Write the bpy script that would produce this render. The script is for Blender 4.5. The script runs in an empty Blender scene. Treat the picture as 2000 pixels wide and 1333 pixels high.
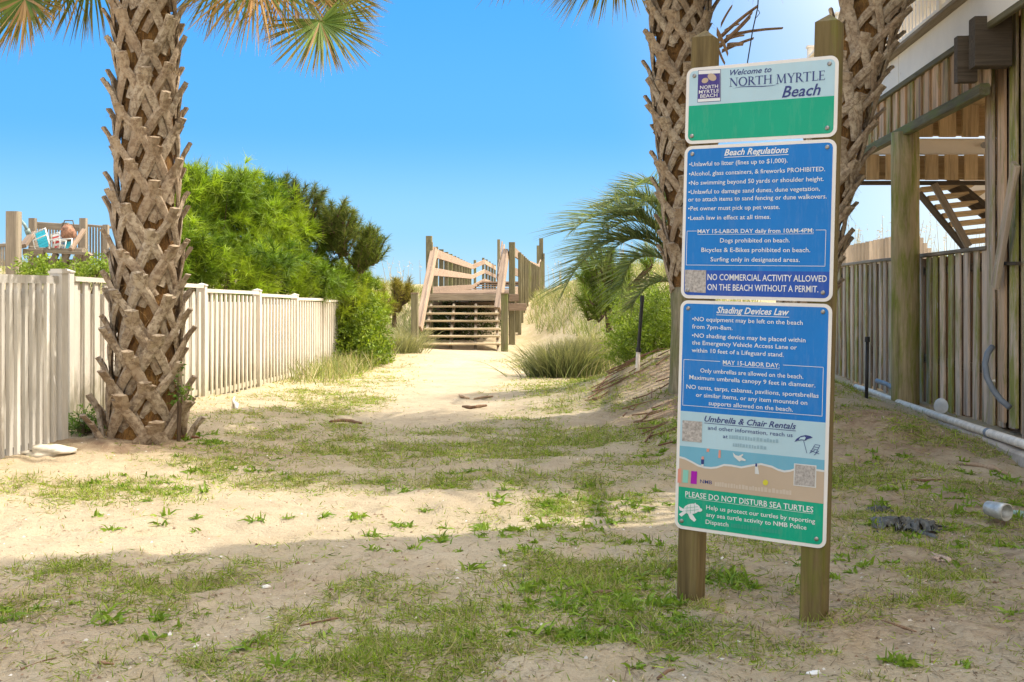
import bpy, math, random, zlib
import numpy as np
from mathutils import Vector, Matrix, Quaternion, noise as mnoise

random.seed(7)
RNG = np.random.default_rng(11)
SC = bpy.context.scene
COL = SC.collection
R = math.radians

# ------------------------------------------------------------------ camera, sky, sun, exposure
F, CY, CAMZ = 2200.0, 575.0, 1.2
cam = bpy.data.cameras.new('camera')
cam.sensor_width = 36
cam.lens = 39.6
cam.shift_y = -(666.5 - CY) / 2000
cam.clip_start, cam.clip_end = 0.1, 6000
camo = bpy.data.objects.new('camera', cam)
camo.location = (0, 0, CAMZ)
camo.rotation_euler = (R(90), 0, 0)
COL.objects.link(camo)
SC.camera = camo

SUN_EL, SUN_AZ = R(54), math.atan2(.95, .30)          # azimuth clockwise from +Y
world = bpy.data.worlds.new('World')
SC.world = world
world.use_nodes = True
wn, wl = world.node_tree.nodes, world.node_tree.links
wn.clear()
sky = wn.new('ShaderNodeTexSky')
sky.sky_type = 'NISHITA'
sky.sun_disc = False
sky.sun_elevation = SUN_EL
sky.sun_rotation = SUN_AZ
sky.air_density = 1.0
sky.dust_density = 0.15
sky.ozone_density = 1.6
# the Nishita sky is blended with the hazy blue of the photograph: deep blue overhead,
# paler at the horizon, whitening towards the sun, with fill added out of frame
def wmath(op, a, b=0.0, clamp=False):
    m = wn.new('ShaderNodeMath'); m.operation = op; m.use_clamp = clamp
    for s_, v_ in zip(m.inputs, (a, b)):
        if isinstance(v_, (int, float)): s_.default_value = v_
        else: wl.new(v_, s_)
    return m.outputs[0]
def wramp(src, stops):
    r_ = wn.new('ShaderNodeValToRGB'); r_.color_ramp.interpolation = 'EASE'
    while len(r_.color_ramp.elements) < len(stops): r_.color_ramp.elements.new(.5)
    for e_, (p_, c_) in zip(r_.color_ramp.elements, stops): e_.position = p_; e_.color = (*c_, 1)
    wl.new(src, r_.inputs[0]); return r_.outputs[0]
def wmix(f, a, b, mode='MIX'):
    m = wn.new('ShaderNodeMix'); m.data_type = 'RGBA'; m.blend_type = mode
    for s_, v_ in ((m.inputs[0], f), (m.inputs[6], a), (m.inputs[7], b)):
        if isinstance(v_, (int, float)): s_.default_value = v_
        elif isinstance(v_, tuple): s_.default_value = (*v_, 1)
        else: wl.new(v_, s_)
    return m.outputs[2]
wtc = wn.new('ShaderNodeTexCoord')
wsep = wn.new('ShaderNodeSeparateXYZ'); wl.new(wtc.outputs['Generated'], wsep.inputs[0])
grad = wramp(wsep.outputs[2], [(0.0, (.32, .60, .84)), (.06, (.19, .52, .87)), (.15, (.055, .385, .90)), (.32, (.028, .34, .88)), (1.0, (.05, .29, .70))])
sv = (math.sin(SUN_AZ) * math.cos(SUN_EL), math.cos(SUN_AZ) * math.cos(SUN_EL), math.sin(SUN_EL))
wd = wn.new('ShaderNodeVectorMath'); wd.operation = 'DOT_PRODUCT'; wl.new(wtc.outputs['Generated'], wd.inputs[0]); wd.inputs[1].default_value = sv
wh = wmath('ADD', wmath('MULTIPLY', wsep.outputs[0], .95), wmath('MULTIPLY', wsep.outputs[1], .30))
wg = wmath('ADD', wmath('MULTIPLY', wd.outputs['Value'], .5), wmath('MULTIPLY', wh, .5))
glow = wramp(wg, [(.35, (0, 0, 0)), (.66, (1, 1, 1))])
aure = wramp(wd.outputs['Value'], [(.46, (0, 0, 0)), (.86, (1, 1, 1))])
back = wramp(wmath('MULTIPLY_ADD', wsep.outputs[1], -.5), [(.0, (0, 0, 0)), (1.0, (1, 1, 1))]) if False else wramp(wmath('ADD', wmath('MULTIPLY', wsep.outputs[1], -.5), .5), [(.30, (0, 0, 0)), (.75, (1, 1, 1))])  # paler, brighter sky added behind the camera to fill the shade
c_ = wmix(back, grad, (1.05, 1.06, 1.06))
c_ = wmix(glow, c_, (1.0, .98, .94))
c_ = wmix(1.0, c_, wmix(aure, (1, 1, 1), (5.4, 4.8, 4.0)), 'MULTIPLY')  # halo around the sun boosted as added fill for the shade
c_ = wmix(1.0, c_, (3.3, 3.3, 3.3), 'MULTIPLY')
c_ = wmix(.08, c_, sky.outputs[0])
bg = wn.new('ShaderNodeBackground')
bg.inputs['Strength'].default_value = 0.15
wo = wn.new('ShaderNodeOutputWorld')
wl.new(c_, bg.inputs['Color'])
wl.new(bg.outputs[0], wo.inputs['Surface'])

sl = bpy.data.lights.new('sun', 'SUN')
sl.energy = 2.2
sl.angle = R(0.55)
sl.color = (1.0, .93, .80)
so = bpy.data.objects.new('sun', sl)
d = Vector((math.sin(SUN_AZ) * math.cos(SUN_EL), math.cos(SUN_AZ) * math.cos(SUN_EL), math.sin(SUN_EL)))
so.rotation_euler = d.to_track_quat('Z', 'Y').to_euler()
so.location = (8, 8, 20)
COL.objects.link(so)
SC.view_settings.view_transform = 'Standard'
SC.view_settings.look = 'None'
SC.view_settings.exposure = 1.24
SC.view_settings.gamma = 1
SC.view_settings.use_curve_mapping = False

# ------------------------------------------------------------------ helpers
def at(px, py, Z):
    """photo pixel (2000 wide) at distance Z -> world point"""
    return Vector(((px - 1000) / F * Z, Z, CAMZ - (py - CY) / F * Z))

def tag(o, label=None, cat=None, group=None, kind=None):
    if label: o['label'] = label
    if cat: o['category'] = cat
    if group: o['group'] = group
    if kind: o['kind'] = kind
    return o

def thing(name, label, cat, loc=(0, 0, 0), rotz=0, group=None):
    o = bpy.data.objects.new(name, None)
    o.location = loc
    o.rotation_euler = (0, 0, rotz)
    COL.objects.link(o)
    return tag(o, label, cat, group)

def link(name, mesh, parent=None, mw=None):
    o = bpy.data.objects.new(name, mesh)
    COL.objects.link(o)
    if parent is not None:
        o.parent = parent
    if mw is not None:
        # parents are placed without scale; local = inverse(parent world) @ world
        o.matrix_local = world_of(parent).inverted() @ mw if parent is not None else mw
    return o

def world_of(o):
    m = o.matrix_basis.copy() if o.rotation_mode else o.matrix_basis.copy()
    p = o.parent
    while p is not None:
        m = p.matrix_basis @ m
        p = p.parent
    return m

class MB:
    def __init__(s):
        s.v, s.f, s.m, s.smooth = [], [], [], False
    def add(s, vs, fs, mi=0):
        b = len(s.v)
        s.v += [tuple(v) for v in vs]
        s.f += [tuple(i + b for i in f) for f in fs]
        s.m += [mi] * len(fs)
    def box(s, x0, x1, y0, y1, z0, z1, M=None, mi=0):
        vs = [Vector((x, y, z)) for z in (z0, z1) for y in (y0, y1) for x in (x0, x1)]
        if M is not None: vs = [M @ v for v in vs]
        s.add(vs, [(0, 2, 3, 1), (4, 5, 7, 6), (0, 1, 5, 4), (2, 6, 7, 3), (0, 4, 6, 2), (1, 3, 7, 5)], mi)
    def tube(s, pts, rad, n=8, mi=0, cap=True):
        pts = [Vector(p) for p in pts]
        rs = rad if hasattr(rad, '__len__') else [rad] * len(pts)
        rings = []
        prev = None
        for i, p in enumerate(pts):
            t = (pts[min(i + 1, len(pts) - 1)] - pts[max(i - 1, 0)]).normalized()
            if prev is None:
                a = t.orthogonal().normalized()
            else:
                a = (prev - t * prev.dot(t)).normalized()
            prev = a
            b = t.cross(a)
            rings.append([p + (a * math.cos(2 * math.pi * k / n) + b * math.sin(2 * math.pi * k / n)) * rs[i] for k in range(n)])
        vs = [v for r in rings for v in r]
        fs = []
        for i in range(len(pts) - 1):
            for k in range(n):
                k2 = (k + 1) % n
                fs.append((i * n + k, i * n + k2, (i + 1) * n + k2, (i + 1) * n + k))
        if cap:
            fs.append(tuple(reversed(range(n))))
            fs.append(tuple((len(pts) - 1) * n + k for k in range(n)))
        s.add(vs, fs, mi)
    def prism(s, poly, y0, y1, mi=0):
        """poly = (x,z) list, extruded from y0 to y1"""
        n = len(poly)
        vs = [(x, y0, z) for x, z in poly] + [(x, y1, z) for x, z in poly]
        fs = [tuple(range(n)), tuple(reversed(range(n, 2 * n)))]
        fs += [(k, k + n, (k + 1) % n + n, (k + 1) % n) for k in range(n)]
        s.add(vs, fs, mi)
    def mesh(s, name, mats, smooth=False):
        me = bpy.data.meshes.new(name)
        me.from_pydata(s.v, [], s.f)
        for m in (mats if isinstance(mats, (list, tuple)) else [mats]): me.materials.append(m)
        if any(s.m): me.polygons.foreach_set('material_index', s.m)
        if smooth: me.polygons.foreach_set('use_smooth', [True] * len(me.polygons))
        me.update()
        return me
    def build(s, name, mats, parent=None, smooth=False, mw=None):
        return link(name, s.mesh(name, mats, smooth), parent, mw)

def mesh_np(name, V, Fc, mat, col=None, smooth=False):
    """V (n,3), Fc (m,k) uniform polygons, col (n,3) vertex colours"""
    me = bpy.data.meshes.new(name)
    V = np.ascontiguousarray(V, dtype=np.float32)
    Fc = np.ascontiguousarray(Fc, dtype=np.int32)
    m, k = Fc.shape
    me.vertices.add(len(V)); me.vertices.foreach_set('co', V.ravel())
    me.loops.add(m * k); me.loops.foreach_set('vertex_index', Fc.ravel())
    me.polygons.add(m); me.polygons.foreach_set('loop_start', np.arange(m, dtype=np.int32) * k)
    if smooth: me.polygons.foreach_set('use_smooth', np.ones(m, dtype=bool))
    me.materials.append(mat)
    if col is not None:
        a = me.color_attributes.new('tint', 'FLOAT_COLOR', 'POINT')
        c = np.ones((len(V), 4), dtype=np.float32); c[:, :3] = col
        a.data.foreach_set('color', c.ravel())
    me.update(calc_edges=True)
    me.validate()
    return me

# numpy gradient-free value noise
_T = np.random.default_rng(5).random((256, 256))
def vnoise(x, y, s=1.0, o=0.0):
    x = np.asarray(x, float) / s + 37.3 + o * 13.7; y = np.asarray(y, float) / s + 91.1 + o * 7.1
    xi, yi = np.floor(x).astype(int), np.floor(y).astype(int)
    fx, fy = x - xi, y - yi
    fx, fy = fx * fx * (3 - 2 * fx), fy * fy * (3 - 2 * fy)
    g = lambda a, b: _T[a % 256, b % 256]
    return (g(xi, yi) * (1 - fx) * (1 - fy) + g(xi + 1, yi) * fx * (1 - fy) + g(xi, yi + 1) * (1 - fx) * fy + g(xi + 1, yi + 1) * fx * fy) * 2 - 1
def fbm(x, y, s, n=4, o=0.0):
    r, a = 0, 1
    for i in range(n):
        r = r + a * vnoise(x, y, s, o + i); s /= 2.03; a *= .5
    return r
def sst(a, b, x):
    t = np.clip((np.asarray(x, float) - a) / (b - a), 0, 1)
    return t * t * (3 - 2 * t)

# ------------------------------------------------------------------ materials
def new_mat(name):
    m = bpy.data.materials.new(name); m.use_nodes = True
    nt = m.node_tree; nt.nodes.clear()
    out = nt.nodes.new('ShaderNodeOutputMaterial')
    b = nt.nodes.new('ShaderNodeBsdfPrincipled')
    nt.links.new(b.outputs[0], out.inputs[0])
    b.inputs['Specular IOR Level'].default_value = .3
    return m, nt, b, out
def N(nt, t, **kw):
    n = nt.nodes.new(t)
    for k, v in kw.items():
        if k.startswith('i_'): n.inputs[k[2:].replace('_', ' ')].default_value = v
        else: setattr(n, k, v)
    return n
def ramp(nt, src, stops):
    r = nt.nodes.new('ShaderNodeValToRGB')
    while len(r.color_ramp.elements) < len(stops): r.color_ramp.elements.new(.5)
    for e, (p, c) in zip(r.color_ramp.elements, stops):
        e.position = p; e.color = (*c, 1) if len(c) == 3 else c
    nt.links.new(src, r.inputs[0])
    return r.outputs[0]
def mixc(nt, fac, a, b, mode='MIX'):
    m = nt.nodes.new('ShaderNodeMix'); m.data_type = 'RGBA'; m.blend_type = mode
    for sock, v in ((m.inputs[0], fac), (m.inputs[6], a), (m.inputs[7], b)):
        if isinstance(v, (int, float)): sock.default_value = v
        elif isinstance(v, tuple): sock.default_value = (*v, 1)
        else: nt.links.new(v, sock)
    return m.outputs[2]
def math_n(nt, op, a, b=0.0, c=None):
    m = nt.nodes.new('ShaderNodeMath'); m.operation = op
    for s, v in zip(m.inputs, (a, b, c)):
        if v is None: continue
        if isinstance(v, (int, float)): s.default_value = v
        else: nt.links.new(v, s)
    return m.outputs[0]
def coords(nt, scale=(1, 1, 1), rand=True, kind='Object'):
    tc = nt.nodes.new('ShaderNodeTexCoord')
    mp = nt.nodes.new('ShaderNodeMapping'); mp.inputs['Scale'].default_value = scale
    nt.links.new(tc.outputs[kind], mp.inputs['Vector'])
    if rand:
        oi = nt.nodes.new('ShaderNodeObjectInfo')
        mu = nt.nodes.new('ShaderNodeMath'); mu.operation = 'MULTIPLY'; mu.inputs[1].default_value = 57.0
        nt.links.new(oi.outputs['Random'], mu.inputs[0])
        cx = nt.nodes.new('ShaderNodeCombineXYZ')
        for i in range(3): nt.links.new(mu.outputs[0], cx.inputs[i])
        nt.links.new(cx.outputs[0], mp.inputs['Location'])
    return mp.outputs[0]
def noise_n(nt, vec, scale, detail=4, rough=.6, dist=0):
    n = N(nt, 'ShaderNodeTexNoise')
    n.inputs['Scale'].default_value = scale; n.inputs['Detail'].default_value = detail
    n.inputs['Roughness'].default_value = rough; n.inputs['Distortion'].default_value = dist
    nt.links.new(vec, n.inputs['Vector'])
    return n.outputs['Fac']
def bump(nt, b, h, strength=.5, dist=.01):
    n = nt.nodes.new('ShaderNodeBump')
    n.inputs['Strength'].default_value = strength; n.inputs['Distance'].default_value = dist
    nt.links.new(h, n.inputs['Height']); nt.links.new(n.outputs[0], b.inputs['Normal'])

def mat_wood(name, light, dark, moss=None, moss_amt=0.0, stain=0.0, grain=1.0, rough=.85, flake=0.0):
    m, nt, b, _ = new_mat(name)
    v = coords(nt, (38, 38, 2.2))
    g = noise_n(nt, v, grain, 5, .65, .6)
    c = ramp(nt, g, [(.30, dark), (.52, tuple(.5 * (a + q) for a, q in zip(light, dark))), (.72, light)])
    v2 = coords(nt, (3, 3, 1.1))
    big = noise_n(nt, v2, 1.6, 3)
    c = mixc(nt, ramp(nt, big, [(.35, (0, 0, 0)), (.7, (.55,) * 3)]), c, tuple(x * .55 for x in light))
    oi = nt.nodes.new('ShaderNodeObjectInfo')
    rnd = math_n(nt, 'MULTIPLY_ADD', oi.outputs['Random'], .5, .75)
    cc = nt.nodes.new('ShaderNodeCombineColor')
    for i in range(3): nt.links.new(rnd, cc.inputs[i])
    c = mixc(nt, 1.0, c, cc.outputs[0], 'MULTIPLY')
    if moss:
        v3 = coords(nt, (7, 7, 1.3))
        mn = noise_n(nt, v3, 1.5, 5, .7, .3)
        # every board has its own share of algae
        fr = math_n(nt, 'FRACT', math_n(nt, 'MULTIPLY', oi.outputs['Random'], 7.31))
        th = math_n(nt, 'ADD', math_n(nt, 'MULTIPLY_ADD', fr, .34, moss_amt - .62), mn)
        f = ramp(nt, th, [(.36, (0, 0, 0)), (.58, (.92,) * 3)])
        mc = mixc(nt, g, moss, tuple(x * 1.9 for x in moss))
        c = mixc(nt, f, c, mc)
    if stain:
        v4 = coords(nt, (9, 9, .8))
        sn = noise_n(nt, v4, 1.3, 4, .6)
        c = mixc(nt, ramp(nt, sn, [(.52, (0, 0, 0)), (.7, (stain,) * 3)]), c, (.035, .02, .014))
    if flake:
        v5 = coords(nt, (22, 22, 3.0))
        fn = noise_n(nt, v5, 1.2, 5, .75, .5)
        c = mixc(nt, ramp(nt, fn, [(.60, (0, 0, 0)), (.66, (flake,) * 3)]), c, (.62, .58, .54))
    nt.links.new(c, b.inputs['Base Color'])
    b.inputs['Roughness'].default_value = rough
    bump(nt, b, g, .6, .006)
    return m

def mat_plain(name, c, rough=.6, var=.12, scale=8, bmp=.0, metal=0, spec=.3):
    m, nt, b, _ = new_mat(name)
    v = coords(nt, (1, 1, 1))
    g = noise_n(nt, v, scale, 5, .65)
    cc = ramp(nt, g, [(.3, tuple(x * (1 - var) for x in c)), (.7, tuple(min(1, x * (1 + var)) for x in c))])
    nt.links.new(cc, b.inputs['Base Color'])
    b.inputs['Roughness'].default_value = rough; b.inputs['Metallic'].default_value = metal
    b.inputs['Specular IOR Level'].default_value = spec
    if bmp: bump(nt, b, g, bmp, .01)
    return m

def mat_print(name, c, rough=.38):
    m, nt, b, _ = new_mat(name)
    v = coords(nt, (1, 1, 1), rand=False)
    g = noise_n(nt, v, 3.5, 5, .6)
    cc = ramp(nt, g, [(.3, tuple(x * .93 for x in c)), (.7, tuple(min(1, x * 1.05) for x in c))])
    gd_ = noise_n(nt, coords(nt, (26, 26, 4), rand=False), 1.0, 6, .75)
    cc = mixc(nt, ramp(nt, gd_, [(.50, (0,) * 3), (.78, (.12,) * 3)]), cc, (.50, .44, .36))
    nt.links.new(cc, b.inputs['Base Color'])
    g2 = noise_n(nt, v, 22, 4, .7)
    rr = math_n(nt, 'MULTIPLY_ADD', g2, .25, rough - .1)
    nt.links.new(rr, b.inputs['Roughness'])
    return m

def mat_leaf(name, transl=.35, rough=.55, mul=1.0):
    m, nt, b, out = new_mat(name)
    a = N(nt, 'ShaderNodeAttribute', attribute_name='tint')
    col = a.outputs['Color']
    nt.links.new(col, b.inputs['Base Color']); b.inputs['Roughness'].default_value = rough
    b.inputs['Specular IOR Level'].default_value = .25
    if transl:
        t = nt.nodes.new('ShaderNodeBsdfTranslucent')
        tc = mixc(nt, 1.0, col, (1.25, 1.3, .6), 'MULTIPLY')
        nt.links.new(tc, t.inputs['Color'])
        mx = nt.nodes.new('ShaderNodeMixShader'); mx.inputs[0].default_value = transl
        nt.links.new(b.outputs[0], mx.inputs[1]); nt.links.new(t.outputs[0], mx.inputs[2])
        nt.links.new(mx.outputs[0], out.inputs[0])
    return m

LEAF = mat_leaf('leaf', .30); LEAF_DRY = mat_leaf('dry_leaf', .12, .8)
W_GREY = mat_wood('weathered_grey_wood', (.42, .355, .275), (.18, .145, .11), (.10, .12, .04), .12, .25)
W_POST = mat_wood('green_grey_post_wood', (.27, .245, .15), (.10, .09, .05), (.10, .12, .03), .25, .2)
W_PINK = mat_wood('pinkish_rail_wood', (.42, .31, .23), (.19, .135, .10), None, 0, .2)
W_SIGN = mat_wood('mossy_sign_post_wood', (.27, .20, .085), (.10, .07, .025), (.10, .115, .010), .36, .35)
W_FENCE = mat_wood('painted_mossy_fence_wood', (.84, .68, .54), (.52, .40, .30), (.20, .21, .04), .40, .6, flake=.8)
W_BACK = mat_wood('shaded_brown_board', (.34, .23, .15), (.16, .10, .06), (.11, .12, .03), .1, .3)  # back boards darker, shade of the gaps put into their colour
W_SKIRT = mat_wood('stained_skirt_wood', (.74, .53, .36), (.44, .29, .18), (.15, .16, .03), .30, .7)
W_TAN = mat_wood('tan_lumber', (.66, .50, .30), (.40, .28, .15), None, 0, .45)
W_PILE = mat_wood('piling_wood', (.47, .38, .22), (.22, .17, .09), (.14, .16, .02), .25, .35)
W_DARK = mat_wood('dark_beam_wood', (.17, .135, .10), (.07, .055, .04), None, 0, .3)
VINYL = mat_plain('white_vinyl', (.69, .64, .57), .5, .10, 2.2)
def dirty(m, zlo, zhi, colr, amt, spots=None):
    nt = m.node_tree; b = [n for n in nt.nodes if n.type == 'BSDF_PRINCIPLED'][0]
    src = b.inputs['Base Color'].links[0].from_socket
    tc = nt.nodes.new('ShaderNodeTexCoord'); sp = nt.nodes.new('ShaderNodeSeparateXYZ'); nt.links.new(tc.outputs['Object'], sp.inputs[0])
    h = math_n(nt, 'DIVIDE', math_n(nt, 'SUBTRACT', zhi, sp.outputs[2]), zhi - zlo)
    n_ = noise_n(nt, coords(nt, (14, 14, 5)), 1.0, 5, .7)
    f = ramp(nt, math_n(nt, 'ADD', math_n(nt, 'MULTIPLY', h, .5), math_n(nt, 'SUBTRACT', n_, .30)), [(.28, (0,) * 3), (.62, (amt,) * 3)])
    c = mixc(nt, f, src, colr)
    if spots:
        n2 = noise_n(nt, coords(nt, (1, 1, 1)), 7.5, 3, .6)
        c = mixc(nt, ramp(nt, n2, [(.69, (0,) * 3), (.74, (.75,) * 3)]), c, spots)
    nt.links.new(c, b.inputs['Base Color'])
dirty(VINYL, -.05, .55, (.34, .31, .20), .75)
VINYL_OLD = mat_wood('chalky_white_fence', (.80, .77, .72), (.60, .56, .50), None, 0, .10)
WHITEP = mat_plain('white_paint', (.84, .78, .70), .55, .06, 2)
dirty(WHITEP, -3, -2, (.5, .4, .3), .0, (.40, .22, .10))
SIDING = mat_plain('cream_siding', (.72, .68, .60), .6, .05, 2)
CONC = mat_plain('concrete', (.42, .36, .30), .9, .25, 9, .5)
PVC = mat_plain('dirty_pvc', (.76, .68, .58), .5, .22, 12, .1)
GREYPVC = mat_plain('grey_conduit', (.22, .25, .30), .45, .15, 9)
BLACKP = mat_plain('black_plastic', (.03, .03, .032), .45, .3, 14, .2)
METAL = mat_plain('screw_metal', (.35, .33, .31), .35, .3, 60, 0, .9)

# ------------------------------------------------------------------ ground
def gz(x, y):
    x = np.asarray(x, float); y = np.asarray(y, float)
    z = .07 * sst(-1.5, -3.5, x) * sst(3, 8, y) * (1 - sst(11, 20, y))
    z = z - .14 * sst(12, 22, y)
    z = z + .09 * np.exp(-(((x - 2.85) / .5) ** 2 + ((y - 8.9) / .5) ** 2))
    # bank by the right palm
    z = z + .46 * np.exp(-(((x - 2.2) / 1.3) ** 2 + ((y - 12.6) / 1.8) ** 2))
    z = z + .17 * sst(.5, 1.9, x) * sst(6, 9.5, y) * (1 - sst(13, 16, y)) * (1 - sst(3, 4, x))
    # dunes either side and behind the boardwalk
    cx = -.9 + .02 * (y - 24)
    side = np.where(x > cx, sst(1.0, 4.2, x - cx), sst(1.3, 5.0, cx - x))
    r = np.where(x > cx, 1.95 * sst(14.5, 30, y), 1.75 * sst(19, 36, y))
    z = z + r * side * (1 - .9 * sst(4.2, 7, x) * (1 - sst(17, 24, y)))
    z = z + (1 - side) * 1.25 * sst(25, 38, y)
    lump = fbm(x, y, 7.0, 3, 3.0) * .28 * sst(16, 30, y)
    z = z + lump
    z = z - 2.2 * sst(60, 110, y)
    return z
def gz_fine(x, y):
    z = gz(x, y)
    near = 1 - sst(14, 30, y)
    z = z + near * (.022 * fbm(x, y, .9, 3, 1.0) + .013 * fbm(x, y, .20, 2, 5.0))
    n = vnoise(x, y, .17, 9.0); n2 = vnoise(x, y, .34, 12.0)
    z = z - near * .038 * np.clip(n * n2 * 1.8 - .12, 0, .6)
    return z
def ground():
    t = np.linspace(0, 1, 560)
    ys = np.concatenate([np.linspace(-14, 2.6, 24)[:-1], 2.6 * (78 / 2.6) ** t, np.geomspace(80, 2500, 26)[1:]])
    u = np.linspace(-1, 1, 431)
    base = np.sign(u) * (np.abs(u) ** 1.0)
    rows = []
    for y in ys:
        hw = max(4.0, abs(y) * .62)
        core = base * hw
        rows.append(core)
    X = np.array(rows)
    ext = np.geomspace(1, 1, 1)
    L = np.stack([X[:, 0] - e for e in (2000, 600, 150, 60, 25, 12, 5, 2)], 1)
    Rr = np.stack([X[:, -1] + e for e in (2, 5, 12, 25, 60, 150, 600, 2000)], 1)
    X = np.concatenate([L, X, Rr], 1)
    Y = np.repeat(ys[:, None], X.shape[1], 1)
    Z = gz_fine(X, Y)
    far = sst(40, 160, np.abs(X)); Z = Z * (1 - far)
    V = np.stack([X, Y, Z], -1).reshape(-1, 3)
    r, c = X.shape
    i = np.arange(r * c).reshape(r, c)
    Fq = np.stack([i[:-1, :-1], i[:-1, 1:], i[1:, 1:], i[1:, :-1]], -1).reshape(-1, 4)
    m, nt, b, _ = new_mat('sand_ground')
    tc = nt.nodes.new('ShaderNodeTexCoord'); P = tc.outputs['Object']
    n1 = noise_n(nt, P, 1.3, 5, .6); n2 = noise_n(nt, P, 9, 6, .7); n3 = noise_n(nt, P, 70, 4, .7); n4 = noise_n(nt, P, 260, 3, .7)
    c = ramp(nt, n1, [(.3, (.45, .360, .245)), (.7, (.555, .455, .32))])
    c = mixc(nt, ramp(nt, n2, [(.45, (0,) * 3), (.72, (.45,) * 3)]), c, (.36, .27, .18))
    c = mixc(nt, ramp(nt, n3, [(.55, (0,) * 3), (.70, (.5,) * 3)]), c, (.27, .19, .12))
    c = mixc(nt, ramp(nt, n4, [(.62, (0,) * 3), (.70, (.7,) * 3)]), c, (.16, .11, .07))
    a = N(nt, 'ShaderNodeAttribute', attribute_name='tint')
    sep = nt.nodes.new('ShaderNodeSeparateColor'); nt.links.new(a.outputs['Color'], sep.inputs[0])
    gm = math_n(nt, 'MULTIPLY', sep.outputs[0], ramp(nt, n3, [(.35, (.25,) * 3), (.6, (1,) * 3)]))
    c = mixc(nt, gm, c, mixc(nt, n3, (.16, .16, .045), (.27, .27, .08)))
    bm_ = math_n(nt, 'MULTIPLY', sep.outputs[1], ramp(nt, n2, [(.35, (.3,) * 3), (.6, (1,) * 3)]))
    c = mixc(nt, bm_, c, mixc(nt, n3, (.20, .12, .075), (.32, .22, .15)))
    nt.links.new(c, b.inputs['Base Color']); b.inputs['Roughness'].default_value = .95
    b.inputs['Specular IOR Level'].default_value = .1
    h = math_n(nt, 'ADD', math_n(nt, 'MULTIPLY', n2, 1.2), math_n(nt, 'MULTIPLY', n3, .5))
    bump(nt, b, h, .85, .03)
    fx, fy = X.ravel(), Y.ravel()
    gd = grass_density(fx, fy); lt = litter_density(fx, fy)
    col = np.stack([np.clip(gd * .55 * (.35 + .8 * sst(-.2, .6, fbm(fx, fy, .17, 3, 31.0))), 0, .7), np.clip(lt, 0, .9), np.zeros_like(gd)], 1)
    me = mesh_np('ground', V, Fq, m, col, True)
    tag(link('ground', me), kind='structure')

# patches of creeping grass, placed where the photograph shows them (world x, y, rx, ry, amount)
PATCH = [(-2.7, 6.9, .7, .45, 1.0), (-2.2, 7.9, .5, .4, .8), (-1.75, 9.6, .8, .8, 1.0), (-1.9, 12.4, .9, 1.8, 1.1), (-1.9, 15.5, 1.0, 1.6, .8),
         (-.7, 8.6, 1.4, .55, 1.7), (-.3, 7.35, 1.4, .38, 1.6), (.7, 9.3, 1.2, .8, 1.4), (1.0, 7.8, .8, .5, 1.0), (-.2, 10, 1.0, .9, .9), (1.0, 12.4, 1.0, 1.9, 1.1), (1.3, 15, 1.6, 2.2, 1.2),
         (.0, 5.9, 1.2, .55, .6), (.55, 6.6, .8, .8, .6), (.3, 4.75, .8, .4, .9), (-.1, 4.3, .9, .6, .9), (-.35, 3.75, .7, .5, .8), (.4, 4.05, .4, .25, 1.0),
         (-1.6, 4.8, .6, .3, .7), (-1.95, 4.3, .45, .3, .8), (-1.2, 4.3, .4, .25, .5), (.75, 4.9, .4, .3, 1.0), (1.05, 4.75, .3, .35, .7),
         (2.2, 7.2, 1.0, .6, 1.1), (2.0, 9.2, .8, .7, 1.0), (3.1, 8.4, .9, .7, .9), (2.6, 5.6, .7, .5, .9), (2.9, 6.7, .6, .5, 1.0), (3.4, 9.8, .5, .8, .9), (1.7, 4.7, .5, .4, .7), (2.3, 4.6, .4, .4, .6), (1.9, 5.8, .5, .5, .7), (2.4, 6.2, .5, .6, .8), (1.5, 5.4, .4, .4, .6), (3.0, 11.5, .9, 1.5, .9), (2.6, 13.5, 1, 1, .9),
         (-2.6, 18, .8, 3, .9), (-1.9, 20.5, .6, 1.5, .5), (-2.3, 23.2, .8, 1.6, 1.0), (.5, 24, 1, 1.6, .9), (.2, 19.3, .5, .8, .5)]
PATCH_B = [(1.75, 10.2, .9, .8, 1.0), (1.6, 11.7, .8, .7, 1.0), (-2.9, 8.6, .8, .35, .9), (-2.2, 8.5, .6, .3, .6), (1.9, 8.2, .7, .5, .9), (2.4, 7.6, .5, .4, .6),
           (2.0, 5.3, .9, .8, .55), (1.3, 4.4, 1.0, .6, .4), (-1.3, 4.7, .7, .3, .35), (3.3, 8.2, 1.0, .6, .8), (2.6, 6.2, 1.2, 1.0, .7), (1.9, 4.2, 1.2, .5, .5), (-2.0, 4.2, .6, .5, .35), (2.85, 8.8, .6, .5, 1.0)]
def _pat(L, x, y):
    r = np.zeros_like(np.asarray(x, float))
    for px, py, rx, ry, a in L:
        r = np.maximum(r, a * np.exp(-((((x - px) / rx) ** 2 + ((y - py) / ry) ** 2) ** 1.2)))
    return r
def grass_density(x, y):
    n = fbm(x, y, .55, 4, 2.0); n2 = vnoise(x, y, .11, 22.0)
    dd = _pat(PATCH, x, y) + .17
    path = np.exp(-((x - (-.75 - .02 * (y - 10))) / .75) ** 2) * sst(9.5, 12, y)
    dd = dd * (1 - .93 * path)
    far = sst(17, 22, y) * (1 - path) * .9
    dd = np.maximum(dd, far * np.where(x > 0, 1, .8))
    dd = np.clip(dd + n * .38 * np.clip(dd * 2, 0, 1) + n2 * .10 * np.clip(dd * 3, 0, 1), 0, 1.6)
    bare = np.exp(-(((x + 1.0) / 1.1) ** 2 + ((y - 5.9) / .9) ** 2))
    return dd * (1 - .7 * bare)
def litter_density(x, y):
    return np.clip(_pat(PATCH_B, x, y) + .10 * (fbm(x, y, .6, 3, 8.0)), 0, 1)
ground()

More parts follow.
